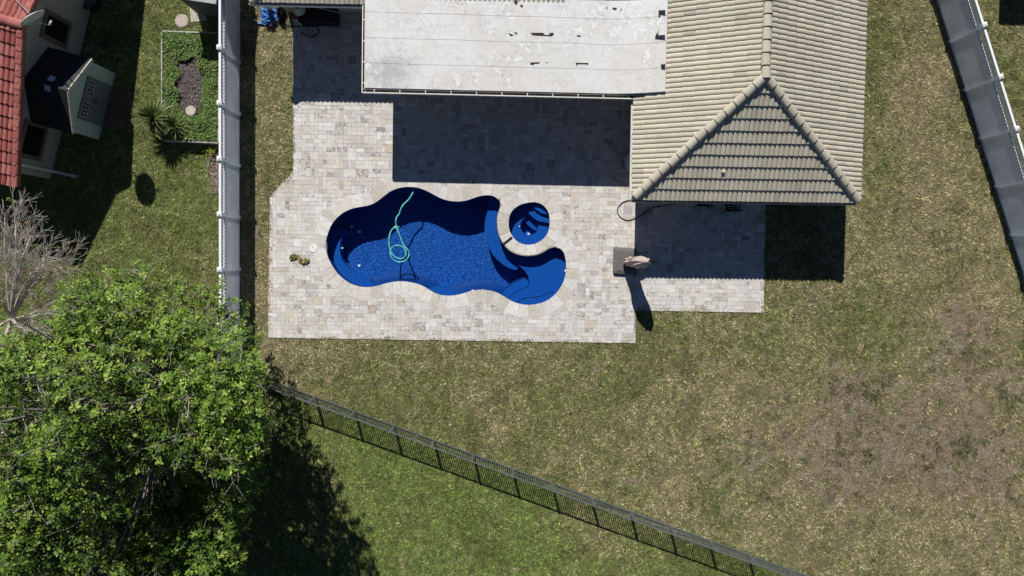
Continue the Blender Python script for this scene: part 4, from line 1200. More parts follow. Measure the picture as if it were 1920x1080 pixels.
# ------------------------------------------------------------------ neighbour's house on the left
def neighbour():
    Rg = P(44, 48, 4.0); Sg = P(33, 350, 2.5)
    gd = Vector((Sg.x - Rg.x, Sg.y - Rg.y, 0)); run = gd.length; gd.normalize()     # towards the south eave
    rd = Vector((gd.y, -gd.x, 0))                                                     # westwards along the ridge
    if rd.x > 0: rd = -rd
    rise = Rg.z - Sg.z; Lr = 9.0
    root = thing('neighbour_house', 'beige house with red tiled gable roof at the left edge', 'house', (Rg.x, Rg.y, 0))
    Ng = Rg - gd * run; Ng.z = Sg.z
    s1 = -gd * run + Vector((0, 0, rise)); s2 = gd * run + Vector((0, 0, rise))
    me = tile_mesh(Sg + rd * Lr, -rd, s1, Lr, s1.length, .19, .42, RED, amp=.05, thick=.055, name='roof_plane', seed=20); put('roof_plane', me, 'tile', root)
    me = tile_mesh(Ng, rd, s2, Lr, s2.length, .19, .42, RED, amp=.05, thick=.055, name='roof_plane', seed=21); put('roof_plane', me, 'tile', root)
    up = Vector((0, 0, .04))
    caps(Rg + rd * Lr + up, Rg + up - rd * .02, .17, .43, RED, seed=22).obj('ridge_cap', 'tile', root, attr=True)
    # flat rake tiles along the gable edge
    mb = MB()
    for (A, B) in ((Sg, Rg), (Ng, Rg)):
        n = int((B - A).length / .42)
        for k in range(n):
            q0 = A.lerp(B, k / n); q1 = A.lerp(B, (k + 1) / n); c = R.choice(RED)
            mb.bar(q0 + rd * .09 + Vector((0, 0, .085)), q1 + rd * .09 + Vector((0, 0, .06)), .19, .03, (*c, 1))
            mb.bar(q0 - rd * .015 + Vector((0, 0, .02)), q1 - rd * .015 + Vector((0, 0, .0)), .025, .13, (*c, 1))
    mb.obj('rake_tile', 'tile', root, attr=True)
    d = Vector((0, 0, -.06)); k = rd * .03; dn = Vector((0, 0, -.14))
    A = [Sg + k + d, Rg + k + d, Ng + k + d]; B = [p + rd * Lr for p in A]
    mb = MB(); mb.add([A[0], A[1], A[2], B[0], B[1], B[2], A[0] + dn, A[1] + dn, A[2] + dn, B[0] + dn, B[1] + dn, B[2] + dn],
                      [(0, 1, 4, 3), (1, 2, 5, 4), (6, 9, 10, 7), (7, 10, 11, 8), (0, 6, 7, 1), (1, 7, 8, 2), (3, 4, 10, 9), (4, 5, 11, 10), (0, 3, 9, 6), (2, 8, 11, 5)])
    mb.obj('roof_deck', 'taupe', root)
    # gable wall
    off = rd * .52; run2 = run - .45; w0 = Rg + off; zr = Rg.z - .24; sl = rise / run
    def wp(t, z, o=0): 
        p = w0 + gd * t - rd * o; return Vector((p.x, p.y, z))
    f = [wp(-run2, -.05), wp(run2, -.05), wp(run2, zr - run2 * sl), wp(0, zr), wp(-run2, zr - run2 * sl)]
    b = [p + rd * (Lr - 1.0) for p in f]
    mb = MB(); mb.add(f + b, [(0, 1, 2, 3, 4), (9, 8, 7, 6, 5)] + [(i, (i + 1) % 5, (i + 1) % 5 + 5, i + 5) for i in range(5)]); mb.obj('wall', 'beigewall', root)
    # windows, from where they sit on the wall
    def wall_t(px, py, z): 
        q = P(px, py, z); return (q - w0).dot(gd)
    for (a, bq, z0, z1) in (((147, 46), (134, 95), .92, 2.45), ((94.5, 237), (77, 303), .88, 2.2)):
        t0, t1 = wall_t(*a, z0), wall_t(*bq, z0); fr = .16
        mb = MB()
        mb.bar(wp(t0, z0 + fr / 2, .02), wp(t1, z0 + fr / 2, .02), .06, fr); mb.bar(wp(t0, z1 - fr / 2, .02), wp(t1, z1 - fr / 2, .02), .06, fr)
        for t in (t0 + fr / 2, t1 - fr / 2): mb.bar(wp(t, z0 + fr, .02), wp(t, z1 - fr, .02), fr, .06, up=tuple(rd))
        o = mb.obj('window', 'taupe', root)
        mb = MB(); mb.bar(wp(t0 + fr, (z0 + z1) / 2, .004), wp(t1 - fr, (z0 + z1) / 2, .004), .012, z1 - z0 - 2 * fr); mb.obj('pane', 'glass', o)
    # downspout with its outlet on the ground
    t = wall_t(102, 322, .05)
    top = P(37, 318, 2.3); 
    a = wp(t, 2.0, .08); c = wp(t, .07, .08); e = P(142, 331, .07)
    mb = MB(); mb.bar(wp(t + .15, 2.32, -.25), a, .09, .07); mb.bar(a, c, .09, .07); mb.bar(c, e, .10, .08); mb.obj('downspout', 'white', root)
    # satellite dish on the gable
    m = P(57, 30, 4.6); ds = thing('satellite_dish', 'white satellite dish on the gable edge of the red roof', 'satellite dish', (m.x, m.y, 3.9))
    nrm = Vector((.58 * math.cos(-.35), -.81 * math.cos(-.35), math.sin(-.35))).normalized()
    a_ = nrm.cross(Vector((0, 0, 1))).normalized(); b_ = a_.cross(nrm).normalized()
    mb = MB(); K = 28; rr = [.02, .15, .3, .44]; vs = []
    for thick in (0, .015):
        for q in rr:
            for k in range(K):
                th = 2 * math.pi * k / K; vs.append(m + a_ * (q * math.cos(th)) + b_ * (q * math.sin(th) * 1.05) + nrm * (q * q * .45 - thick))
    n4 = 4 * K; fs = []
    for s_ in (0, n4):
        fs += [(s_ + i * K + k, s_ + i * K + (k + 1) % K, s_ + (i + 1) * K + (k + 1) % K, s_ + (i + 1) * K + k) for i in range(3) for k in range(K)]
    fs += [(3 * K + k, 3 * K + (k + 1) % K, n4 + 3 * K + (k + 1) % K, n4 + 3 * K + k) for k in range(K)]
    mb.add(vs, fs); mb.obj('reflector', 'dish', ds, smooth=True)
    tip = P(93, 47, 4.45); mb = MB(); s0 = m + b_ * (-.35) + nrm * .05
    mb.tube([m + nrm * .02 - b_ * .42, m + nrm * .25 - b_ * .40, tip], .014, 6); mb.tube([m + nrm * .25 - b_ * .40, P(54, 46, 4.35)], .014, 6); mb.obj('feed_arm', 'dish', ds)
    mb = MB(); mb.tube([tip, tip + Vector((.05, .06, .03)), tip + Vector((.09, .14, .04))], [.03, .04, .03], 8); mb.obj('feed_horn', 'dish', ds)
    mb = MB(); mb.tube([m - nrm * .02, P(46, 36, 4.3), P(40, 42, 3.9)], .025, 8); mb.obj('mast', 'metalgrey', ds)
    mb = MB(); mb.tube([P(28, -2, 3.85), P(54, 24, 4.5)], .02, 6); mb.obj('stay_rod', 'metalgrey', ds)
neighbour()

def planter():
    p = G(177, 6); root = thing('plant_pot', 'large dark plant pot by the beige wall at the top left', 'plant pot', (p.x, p.y, 0))
    mb = MB(); mb.tube([(p.x, p.y, 0), (p.x, p.y, .45), (p.x, p.y, .5)], [.28, .4, .42], 20); mb.obj('pot', 'black', root)
    mb = MB(); mb.disc((p.x, p.y), .36, .501, .52, 18); mb.obj('soil', 'darksoil', root)
planter()

def resin_shed():
    A, B = G(217.5, 138.3), G(185.9, 262)
    u = (B - A); Wd = u.length; u.normalize(); bk = Vector((u.y, -u.x, 0))
    if bk.x > 0: bk = -bk
    HW, HA, D = 1.85, 2.68, 1.75
    root = thing('garden_shed', 'pale green resin shed with grey double doors and black roof', 'shed', (A.x, A.y, 0))
    def w(t, z, d=0): 
        p = A + u * t + bk * d; return Vector((p.x, p.y, z))
    mid = Wd / 2
    f = [w(0, 0), w(Wd, 0), w(Wd, HW), w(mid, HA), w(0, HW)]; b = [p + bk * D for p in f]
    mb = MB(); mb.add(f + b, [(0, 1, 2, 3, 4), (9, 8, 7, 6, 5)] + [(i, (i + 1) % 5, (i + 1) % 5 + 5, i + 5) for i in range(5)]); mb.obj('wall', 'shedwall', root)
    ov = .10; e = .05
    rt = MB(); rr = (HA - HW) / mid
    for s_ in (-1, 1):
        t_e = mid + s_ * (mid + .08); ze = HW - .08 * rr
        p = [w(t_e, ze + e, -ov), w(mid, HA + e, -ov), w(mid, HA + e, D + ov), w(t_e, ze + e, D + ov)]
        q = [v - Vector((0, 0, .06)) for v in p]
        rt.add(p + q, [(0, 1, 2, 3), (7, 6, 5, 4), (0, 4, 5, 1), (1, 5, 6, 2), (2, 6, 7, 3), (3, 7, 4, 0)])
    ro = rt.obj('roof', 'shedroof', root)
    # skylights
    for (x, y) in ((97, 147.5), (92.5, 167)):
        q = P(x, y, HA - .12); r = q - A; t = r.dot(u); d = r.dot(bk)
        zz = lambda tt: HA + e - abs(tt - mid) * rr + .012
        h = .10
        mb = MB(); vs = [w(t - h, zz(t - h), d - h * 1.1), w(t + h, zz(t + h), d - h * 1.1), w(t + h, zz(t + h), d + h * 1.1), w(t - h, zz(t - h), d + h * 1.1)]
        mb.add(vs + [v - Vector((0, 0, .03)) for v in vs], [(0, 1, 2, 3), (0, 4, 5, 1), (1, 5, 6, 2), (2, 6, 7, 3), (3, 7, 4, 0)])
        mb.obj('skylight', 'skylight', ro)
    # front trim
    tr = MB()
    for s_ in (-1, 1):
        t_e = mid + s_ * (mid + .08); ze = HW - .08 * rr
        a, b_ = w(t_e, ze + .0, -ov - .016), w(mid, HA + .0, -ov - .016)
        n = 6 if s_ > 0 else 2
        for k in range(n): tr.bar(a.lerp(b_, k / n + .01), a.lerp(b_, (k + 1) / n - .01), .03, .13)
    tr.obj('roof_trim', 'cream', root)
    # doors
    for s_ in (-1, 1):
        t0, t1 = (mid + s_ * .012, mid + s_ * .82); z0, z1 = .1, 1.68
        mb = MB(); mb.bar(w(t0, (z0 + z1) / 2, -.02), w(t1, (z0 + z1) / 2, -.02), .035, z1 - z0); do = mb.obj('door', 'sheddoor', root)
        a, b_ = mid + s_ * .14, mid + s_ * .68; zz0, zz1 = 1.22, 1.56
        mb = MB(); mb.bar(w(a, (zz0 + zz1) / 2, -.042), w(b_, (zz0 + zz1) / 2, -.042), .008, zz1 - zz0); mb.obj('pane', 'glass', do)
        mb = MB()
        for z in (zz0, (zz0 + zz1) / 2, zz1): mb.bar(w(a, z, -.05), w(b_, z, -.05), .014, .035)
        for k in range(5):
            t = a + (b_ - a) * k / 4; mb.bar(w(t, zz0, -.052), w(t, zz1, -.052), .03, .016, up=tuple(bk))
        mb.obj('window_bars', 'boardwhite', do)
        mb = MB(); mb.bar(w(mid + s_ * .05, .85, -.06), w(mid + s_ * .05, 1.05, -.06), .03, .03, up=tuple(bk)); mb.obj('handle', 'black', do)
    return A, B, u, bk
resin_shed()
for (cx, cy, lab) in ((228, 186, 'dark red square slab before the shed doors, the upper of two'), (218, 224, 'dark red square slab before the shed doors, the lower of two')):
    q = G(cx, cy); mb = MB(); mb.box((q.x, q.y, .02), (.78, .78, .05), -.25); o = mb.obj('paving_slab', 'redpaver'); tag(o, lab, 'paving slab', 'red slabs in front of the resin shed')

def left_yard():
    # raised bed
    c = [P(*p, .42) for p in bed_px]; hb = .42
    root = thing('raised_bed', 'long raised garden bed edged with weathered white boards beside the fence', 'garden bed', (c[0].x, c[0].y, 0))
    for a, b in zip(c, c[1:] + c[:1]):
        mb = MB(); d = (b - a).normalized() * .035; mb.bar(Vector((a.x, a.y, hb / 2)) + d, Vector((b.x, b.y, hb / 2)) - d, .05, hb); mb.obj('side_board', 'boardwhite', root)
    mb = MB(); ctr = sum(c, Vector()) / 4; mb.prism([((p.x - ctr.x) * .97 + ctr.x, (p.y - ctr.y) * .985 + ctr.y) for p in c], 0, .28); mb.obj('soil', 'darksoil', root)
    # planting
    mb = MB(); bn = np.array([((p.x - ctr.x) * .95 + ctr.x, (p.y - ctr.y) * .97 + ctr.y) for p in c])
    r = random.Random(8)
    bp = P(357, 160, .3)
    for k in range(15000):
        x = r.uniform(bn[:, 0].min(), bn[:, 0].max()); y = r.uniform(bn[:, 1].min(), bn[:, 1].max())
        if not inside(bn, np.array([x]), np.array([y]))[0]: continue
        inb = math.hypot((x - bp.x) / .46, (y - bp.y) / 1.05) < .72 + .75 * float(fbm(np.array([x * 2.6]), np.array([y * 2.6]), 15, 3)[0])
        if inb and r.random() < .62: continue
        hgt = (.30 + .20 * float(vnoise(np.array([x * 2.2]), np.array([y * 2.2]), 3)[0])) if not inb else .29
        z = hgt + r.uniform(-.05, .06); a = r.uniform(0, 6.28); l = r.uniform(.035, .075); w = l * .6; ti = r.uniform(-.03, .03)
        if inb: col = r.choice(((.19, .15, .16, 1), (.26, .22, .22, 1), (.13, .10, .11, 1))); l *= 1.3; w *= .3
        else: col = r.choice(((.10, .18, .03, 1), (.13, .22, .04, 1), (.07, .12, .025, 1), (.16, .22, .06, 1)))
        f = r.uniform(.7, 1.3); col = (col[0] * f, col[1] * f, col[2] * f, 1)
        ca, sa = math.cos(a), math.sin(a)
        mb.add([(x - ca * l, y - sa * l, z - ti), (x + sa * w, y - ca * w, z + .015), (x + ca * l, y + sa * l, z + ti), (x - sa * w, y + ca * w, z + .01)], [(0, 1, 2, 3)], col)
    o = mb.obj('ground_cover', 'leaf', attr=True); tag(o, 'bright green leafy ground cover with a dry purple grey middle in the raised bed', 'ground cover', kind='stuff')
    # stones
    def stone(px, py, r_, z, label, mat):
        q = P(px, py, z); mb = MB(); mb.disc((q.x, q.y), r_, z - .08, z - .015, 22, wob=.03); o = mb.obj('stepping_stone', mat)
        tag(o, label, 'stepping stone')
        m2 = MB(); m2.disc((q.x, q.y), r_ * .86, z - .0145, z, 22); m2.obj('stone_top', mat, o)
    stone(340.5, 38.5, .265, .07, 'round pinkish stepping stone on grass above the raised bed', 'pinkstone')
    stone(357, 207.5, .20, .47, 'small round pale stone lying on the leaves inside the raised bed', 'concrete')
    q = G(372, 26); mb = MB(); mb.box((q.x, q.y, .02), (.62, .62, .06), .1); tag(mb.obj('paving_slab', 'concrete'), 'pale square concrete slab half shaded by the small grey shed', 'paving slab')
    # spiky plant
    gp = G(322, 250); top = P(285, 222, 1.25)
    root = thing('spiky_plant', 'spiky rosette plant with long strap leaves at the corner of the raised bed', 'plant', (gp.x, gp.y, 0))
    cen = Vector((gp.x - .1, gp.y + .05, .55))
    cx = P(287, 222, .8)
    mb = MB(); mb.tube([(gp.x - .3, gp.y + .1, 0), (cx.x, cx.y, .55)], [.09, .06], 8); mb.obj('stem', 'bark', root)
    mb = MB(); r = random.Random(3)
    heads = [(Vector((cx.x, cx.y, .75)), 1.08, 240), (Vector((cx.x + .66, cx.y - .22, .45)), .85, 110)]
    for hc, sc, n in heads:
        for k in range(n):
            az = r.uniform(0, 6.283); el = r.uniform(.05, 1.35); L_ = r.uniform(.55, .9) * sc; w = r.uniform(.026, .045)
            d = Vector((math.cos(az) * math.cos(el), math.sin(az) * math.cos(el), math.sin(el))); sd_ = Vector((-math.sin(az), math.cos(az), 0))
            pts = []
            for t in (0, .35, .7, 1): 
                p = hc + d * (L_ * t) + Vector((0, 0, -.28 * t * t * L_ * math.cos(el))); ww = w * (1 - t) ** .6 if t < 1 else .002
                pts += [p - sd_ * ww, p + sd_ * ww]
            f = r.uniform(.7, 1.4); col = r.choice(((.10, .145, .035, 1), (.15, .19, .06, 1), (.22, .24, .10, 1), (.06, .09, .025, 1))); col = (col[0] * f, col[1] * f, col[2] * f, 1)
            mb.add(pts, [(0, 1, 3, 2), (2, 3, 5, 4), (4, 5, 7, 6)], col)
    mb.obj('leaves', 'leaf', root, attr=True)
    # little yellow-green weed and red leaves at the end of the bed
    root2 = thing('weed', 'small yellow green weed with rusty leaves below the raised bed', 'weed', G(402, 282))
    mb = MB(); q = G(400, 284)
    for k in range(160):
        az = r.uniform(0, 6.28); rad = abs(r.gauss(0, .13)); p = Vector((q.x + rad * math.cos(az), q.y + rad * 1.5 * math.sin(az), r.uniform(.05, .3)))
        col = r.choice(((.30, .36, .04, 1), (.22, .32, .04, 1), (.22, .09, .04, 1))); a = r.uniform(0, 6.28); l = .05
        mb.add([p + Vector((math.cos(a) * l, math.sin(a) * l, .01)), p + Vector((-math.sin(a) * l * .5, math.cos(a) * l * .5, .02)), p - Vector((math.cos(a) * l, math.sin(a) * l, 0))], [(0, 1, 2)], col)
    mb.obj('leaves', 'leaf', root2, attr=True)
    # gravel and dead leaves strip
    mb = MB()
    for k in range(1600):
        x = r.uniform(386, 411); y = r.uniform(285, 362)
        if x < 386 + 18 * r.random() or (y > 330 and x < 396): continue
        p = P(x, y, .03); a = r.uniform(0, 6.28); l = r.uniform(.02, .06); ca, sa = math.cos(a), math.sin(a)
        col = r.choice(((.32, .28, .25, 1), (.26, .22, .20, 1), (.38, .35, .32, 1), (.20, .09, .05, 1)))
        z = r.uniform(.015, .06)
        mb.add([(p.x - ca * l, p.y - sa * l, z), (p.x + sa * l * .6, p.y - ca * l * .6, z + .01), (p.x + ca * l, p.y + sa * l, z), (p.x - sa * l * .6, p.y + ca * l * .6, z + .02)], [(0, 1, 2, 3)], col)
    tag(mb.obj('mulch', 'leafdebris', attr=True), 'grey brown mulch and fallen leaves along the fence below the raised bed', 'mulch', kind='stuff')
    # small grey shed at the top edge
    a, b = G(371, 26), G(416, 33)
    hw = 1.95
    root = thing('tool_shed', 'small grey slatted shed beside the white fence at the top', 'shed', (a.x, a.y, 0))
    u = (b - a).normalized(); v = Vector((-u.y, u.x, 0)); L_ = 1.45
    pts = [a, a + u * L_, a + u * L_ + v * 2.0, a + v * 2.0]
    mb = MB()
    n = 15
    for k in range(n):
        q = a + u * (L_ * (k + .5) / n); mb.box((q.x, q.y + .01, hw / 2), (L_ / n * .9, .03, hw), math.atan2(u.y, u.x))
    for k in range(20):
        q = a + v * (.05 + 1.95 * (k + .5) / 20); mb.box((q.x, q.y, hw / 2), (.03, .088, hw), math.atan2(u.y, u.x))
    mb.prism([((p.x - (a.x + 0)) * .98 + a.x + .01, p.y + .03) for p in pts], 0, hw - .01)
    mb.obj('wall', 'greywood', root)
    mb = MB(); rp = [p + (0.12 * (u * s1 + v * s2)) for p, s1, s2 in zip(pts, (-1, 1, 1, -1), (-1, -1, 1, 1))]
    mb.prism([(p.x, p.y) for p in rp], hw + .002, hw + .08); mb.obj('roof', 'metalgrey', root)
left_yard()

# ------------------------------------------------------------------ house beyond the right fence (its eave shadow falls on the grass)
def far_house():
    z = 2.6
    c = P(1937, -150, z)
    root = thing('far_house', 'house beyond the right fence casting a square shadow on the grass', 'house', (c.x, c.y, 0))
    D = 8.0
    mb = MB(); mb.prism([(c.x + .5, c.y + .5), (c.x + D - .5, c.y + .5), (c.x + D - .5, c.y + D - .5), (c.x + .5, c.y + D - .5)], -.05, z - .1); mb.obj('wall', 'stucco', root)
    mb = MB(); a = [Vector((c.x, c.y, z)), Vector((c.x + D, c.y, z)), Vector((c.x + D, c.y + D, z)), Vector((c.x, c.y + D, z))]; t = Vector((c.x + D / 2, c.y + D / 2, z + 1.7)); dn = Vector((0, 0, -.1))
    mb.add(a + [t] + [p + dn for p in a], [(0, 1, 4), (1, 2, 4), (2, 3, 4), (3, 0, 4), (8, 7, 6, 5), (0, 5, 6, 1), (1, 6, 7, 2), (2, 7, 8, 3), (3, 8, 5, 0)]); mb.obj('roof', 'taupe', root)
far_house()

# ------------------------------------------------------------------ trees
def limb(mb, p, d, L_, r0, depth, rnd, spread=.6, up=.12, kids=(2, 3), shrink=.72, tips=None, minr=.006, seg=4, wig=.18):
    pts = [Vector(p)]; rad = [r0]; q = Vector(p); dd = Vector(d).normalized()
    for k in range(seg):
        dd = (dd + Vector((rnd.gauss(0, wig), rnd.gauss(0, wig), rnd.gauss(0, wig) + up))).normalized()
        q = q + dd * (L_ / seg); pts.append(q.copy()); rad.append(max(minr, r0 * (1 - .45 * (k + 1) / seg)))
    mb.tube(pts, rad, 6 if r0 > .05 else (5 if r0 > .02 else 4), cap=False)
    if depth == 0:
        if tips is not None: tips.append((q, dd))
        return
    for k in range(rnd.randint(*kids)):
        a = Vector((rnd.gauss(0, 1), rnd.gauss(0, 1), rnd.gauss(0, 1))); a = (a - dd * a.dot(dd)).normalized()
        nd = (dd + a * rnd.uniform(spread * .6, spread * 1.3)).normalized()
        src = rnd.randint(2, seg)
        limb(mb, pts[src], nd, L_ * rnd.uniform(shrink - .12, shrink + .1), rad[src] * .68, depth - 1, rnd, spread, up, kids, shrink, tips, minr, seg, wig)

def leaf_mesh(name, ros, palette, rnd_seed, nl=9, Lr=(.12, .21), wr=.36):
    """ros: list of (centre, facing); each is a rosette of pointed leaflets"""
    r = np.random.default_rng(rnd_seed); n = len(ros)
    cen = np.array([tuple(c) for c, d in ros]); nor = np.array([tuple(d) for c, d in ros])
    nor /= np.linalg.norm(nor, axis=1)[:, None] + 1e-9
    ref = np.where(np.abs(nor[:, 2:3]) < .9, np.array([[0, 0, 1.]]), np.array([[1., 0, 0]]))
    A = np.cross(nor, ref); A /= np.linalg.norm(A, axis=1)[:, None]; B = np.cross(nor, A)
    V = []; Cc = []
    pal = np.array(palette); base = pal[r.integers(0, len(pal), n)] * r.uniform(.75, 1.25, n)[:, None]
    for k in range(nl):
        th = 2 * np.pi * k / nl + r.uniform(-.35, .35, n); el = r.uniform(-.35, .75, n)
        d = (A * np.cos(th)[:, None] + B * np.sin(th)[:, None]) * np.cos(el)[:, None] + nor * np.sin(el)[:, None]
        s = np.cross(nor, d); s /= np.linalg.norm(s, axis=1)[:, None] + 1e-9
        L_ = r.uniform(*Lr, n)[:, None]; w = L_ * wr * r.uniform(.8, 1.2, n)[:, None] * .5
        o = cen + nor * r.uniform(-.03, .03, n)[:, None]
        tw = r.uniform(-.5, .5, n)[:, None]
        s = s * np.cos(tw) + nor * np.sin(tw)
        V.append(np.stack([o + d * L_ * .12, o + d * L_ * .62 - s * w, o + d * L_ - np.array([0, 0, .03]) * L_ / .2, o + d * L_ * .62 + s * w], 1))
        Cc.append(base * r.uniform(.85, 1.15, n)[:, None])
    V = np.concatenate(V).astype(np.float32); Cc = np.concatenate(Cc); m = len(V)
    me = bpy.data.meshes.new(name)
    me.vertices.add(m * 4); me.loops.add(m * 4); me.polygons.add(m)
    me.vertices.foreach_set('co', V.ravel()); me.loops.foreach_set('vertex_index', np.arange(m * 4, dtype=np.int32))
    me.polygons.foreach_set('loop_start', np.arange(0, m * 4, 4, dtype=np.int32)); me.polygons.foreach_set('loop_total', np.full(m, 4, np.int32)); me.update()
    a = me.attributes.new('col', 'FLOAT_COLOR', 'FACE'); a.data.foreach_set('color', np.concatenate([Cc, np.ones((m, 1))], 1).astype(np.float32).ravel())
    return me
GREEN = [(.105, .19, .02), (.14, .235, .026), (.19, .285, .038), (.05, .10, .014), (.075, .14, .02), (.245, .33, .06)]

def green_tree():
    rnd = random.Random(21)
    ctr = P(190, 735, 5.4); base = Vector((ctr.x + .3, ctr.y - 1.0, 0))
    root = thing('leafy_tree', 'large bright green leafy tree filling the lower left corner', 'tree', base)
    mb = MB(); tips = []
    fork = base + Vector((-.1, .1, 2.0))
    mb.tube([base + Vector((0, 0, -.1)), base + Vector((.03, 0, .5)), base + Vector((-.05, .06, 1.3)), fork], [.42, .33, .29, .26], 12, cap=False)
    blobs = []
    RX, RY, RZ = 4.55, 3.5, 3.5
    for k in range(125):
        for _ in range(50):
            d = Vector((rnd.gauss(0, 1), rnd.gauss(0, 1), rnd.gauss(0, .8) + .25)).normalized()
            if d.z > -.6: break
        f = rnd.uniform(.62, .98) if k < 105 else rnd.uniform(.25, .6)
        lump = 1 + .13 * math.sin(3 * math.atan2(d.y, d.x) + 1) + .08 * math.sin(5 * math.atan2(d.y, d.x))
        c = ctr + Vector((d.x * RX * f * lump, d.y * RY * f * lump, d.z * RZ * f))
        if c.z < 1.6: c.z = 1.6 + rnd.random()
        blobs.append((c, rnd.uniform(.55, 1.05)))
    for (px, py, z, r) in ((400, 560, 3.0, .7), (440, 590, 2.8, .7), (455, 640, 3.0, .75), (340, 560, 3.2, .8), (270, 525, 3.0, .7), (200, 530, 3.2, .8), (465, 700, 4.0, .7), (466, 760, 4.2, .7), (455, 720, 3.0, .9), (470, 800, 3.6, .9), (450, 860, 3.2, 1.0), (470, 880, 4.4, .9), (420, 800, 3.0, 1.0), (430, 930, 4.0, 1.0), (380, 880, 3, 1.1), (400, 980, 4.4, 1.0), (455, 770, 5.6, .9), (440, 840, 6.6, .9), (452, 762, 7.2, .8), (450, 700, 6.9, .8), (440, 800, 7.4, .9), (455, 730, 6.5, .7), (410, 760, 7.5, .9), (400, 700, 7.2, .9), (355, 740, 7.7, .9), (430, 850, 7.1, .9), (390, 820, 7.4, .9), (30, 690, 4.0, .9), (60, 730, 4.2, .9), (20, 650, 3.6, .9), (70, 670, 3.8, .8), (90, 720, 4.4, .9), (20, 830, 4.6, 1.0), (80, 860, 4.8, 1.0), (250, 560, 3.4, .8), (250, 610, 4, .9), (320, 615, 4, .9), (385, 630, 3.9, .9), (425, 665, 4.2, .8), (200, 650, 4.4, .9), (300, 670, 4.6, .9), (370, 690, 4.6, .9), (430, 740, 4.8, .8), (120, 660, 4.4, .9), (330, 590, 3.6, .8), (190, 565, 3.5, .8), (140, 740, 4.6, .9)):
        blobs.append((P(px, py, z), r))
    for k in range(75):                                   # lower skirts towards the south
        blobs.append((P(rnd.uniform(40, 440), rnd.uniform(900, 1140), rnd.uniform(2.2, 4.4)), rnd.uniform(.6, 1.0)))
    for k in range(26):                                   # second, taller lobe in the south-west
        blobs.append((P(rnd.gauss(30, 75), rnd.gauss(985, 60), rnd.uniform(4.6, 6.2)), rnd.uniform(.6, 1.0)))
    for c, r in blobs:
        if rnd.random() < .75:
            a = fork.lerp(c, .45) + Vector((rnd.gauss(0, .3), rnd.gauss(0, .3), rnd.gauss(0, .15) + .25))
            st = fork + Vector((rnd.gauss(0, .05), rnd.gauss(0, .05), rnd.uniform(-.25, .1)))
            mb.tube(catmull([st, fork.lerp(a, .55) + Vector((0, 0, .2)), a, c.lerp(a, .25), c + (c - a) * .15], 3), [.085, .08, .075, .07, .065, .058, .05, .045, .04, .034, .028, .022, .015], 5, cap=False)
            for _ in range(rnd.randint(2, 4)):
                d = Vector((rnd.gauss(0, 1), rnd.gauss(0, 1), rnd.gauss(.3, .7))).normalized()
                limb(mb, c, d, r * 1.0, .02, 1, rnd, .7, .1, (2, 3), .7, None, .005, 3, .25)
    mb.obj('trunk', 'bark', root, smooth=True)
    ros = []
    for c, r in blobs:
        n = int(92 * r * r)
        for _ in range(n):
            d = Vector((rnd.gauss(0, 1), rnd.gauss(0, 1), rnd.gauss(.35, 1))).normalized()
            if d.z < -.55: continue
            q = c + Vector((d.x, d.y, d.z * .72)) * r * rnd.uniform(.55, 1.12)
            ipx, ipy = 934 + q.x * FOC / (H - q.z), 487 - q.y * FOC / (H - q.z)
            if ipx < 128 - (ipy - 500) * .14 and ipy < 850 and rnd.random() < (.88 if ipy < 630 else .35): continue
            e = (q - ctr); e = Vector((e.x / RX, e.y / RY, e.z / RZ))
            if e.length < .5 and rnd.random() < .85: continue
            out = (d * .75 + Vector((0, .3, .65)) + Vector((rnd.gauss(0, .35), rnd.gauss(0, .35), rnd.gauss(0, .25)))).normalized()
            ros.append((q, out))
    me = leaf_mesh('crown', ros, GREEN, 5, nl=9, Lr=(.10, .20), wr=.40)
    put('crown', me, 'leaf', root)
    print('rosettes', len(ros))
green_tree()

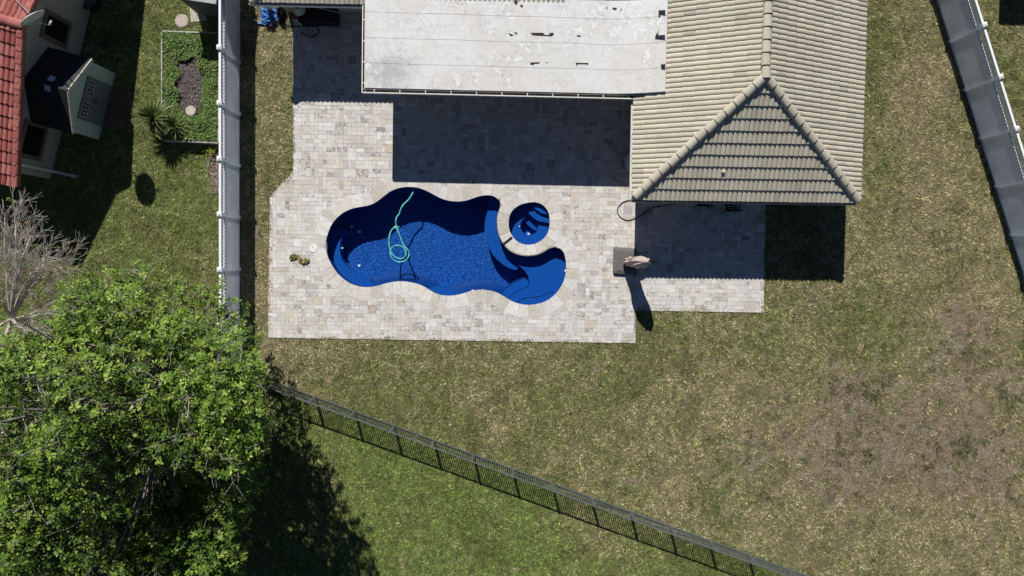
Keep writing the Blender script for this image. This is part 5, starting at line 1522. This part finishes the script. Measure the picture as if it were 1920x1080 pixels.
def bare_tree():
    rnd = random.Random(5)
    base = G(118, 596); fork = P(22, 598, 4.3)
    root = thing('bare_tree', 'pale grey leafless tree with fanned twigs at the left edge', 'tree', base)
    mb = MB(); tips = []
    mb.tube(catmull([base + Vector((0, 0, -.1)), base.lerp(fork, .35) + Vector((0, .1, .1)), base.lerp(fork, .7), fork], 4), [.14, .135, .13, .125, .12, .115, .11, .105, .10, .095, .09, .085, .08], 8, cap=False)
    for (px, py, z, dep) in ((60, 440, 4.8, 4), (95, 470, 4.6, 4), (20, 450, 4.8, 4), (40, 500, 5.2, 4), (110, 560, 4.6, 4), (-10, 520, 5.0, 4), (30, 420, 4.5, 3), (70, 620, 4.8, 3), (-20, 640, 5.0, 3), (75, 500, 5.0, 4), (10, 400, 4.6, 3), (120, 500, 4.2, 3)):
        t = P(px, py, z + .6); d = (t - fork); L_ = d.length
        mid = fork.lerp(t, .5) + Vector((rnd.gauss(0, .12), rnd.gauss(0, .12), .15))
        mb.tube(catmull([fork, mid, t], 4), [.06, .055, .05, .047, .042, .038, .034, .03, .028], 6, cap=False)
        for k in range(19):
            s_ = fork.lerp(t, rnd.uniform(.45, 1.0)); nd = (d.normalized() + Vector((rnd.gauss(0, .4), rnd.gauss(0, .4), rnd.gauss(.1, .3)))).normalized()
            limb(mb, s_, nd, rnd.uniform(.4, .75), .012, dep - 2 if dep > 3 else 2, rnd, .5, .03, (2, 4), .72, tips, .0045, 3, .12)
    f2 = P(-15, 800, 4.6)
    mb.tube(catmull([fork, fork.lerp(f2, .5) + Vector((0, 0, .3)), f2], 4), [.075, .07, .068, .064, .06, .056, .052, .05, .048], 6, cap=False)
    for (px, py, z) in ((60, 740, 5.6), (90, 790, 5.4), (40, 700, 5.6), (70, 840, 5.6), (20, 680, 5.2), (45, 780, 6.0), (110, 860, 5.6)):
        t = P(px, py, z); d = t - f2
        mb.tube(catmull([f2, f2.lerp(t, .5) + Vector((rnd.gauss(0, .1), rnd.gauss(0, .1), .12)), t], 4), [.045, .042, .038, .034, .03, .027, .024, .022, .02], 5, cap=False)
        for k in range(5):
            nd = (d.normalized() + Vector((rnd.gauss(0, .5), rnd.gauss(0, .5), rnd.gauss(.1, .3)))).normalized()
            limb(mb, f2.lerp(t, rnd.uniform(.4, 1)), nd, rnd.uniform(.4, .8), .014, 2, rnd, .55, .02, (2, 3), .72, None, .005, 3, .14)
    mb.obj('trunk', 'pale_bark', root, smooth=True)
    ros = []
    for p, d in tips:
        if rnd.random() < .04: ros.append((p, d + Vector((0, 0, .6))))
    me = leaf_mesh('crown', ros, [(.20, .08, .045), (.12, .16, .03), (.25, .12, .06), (.16, .20, .04)], 9, nl=6, Lr=(.06, .12), wr=.45)
    put('crown', me, 'leaf', root)
    # lower twiggy part further down the left edge
bare_tree()
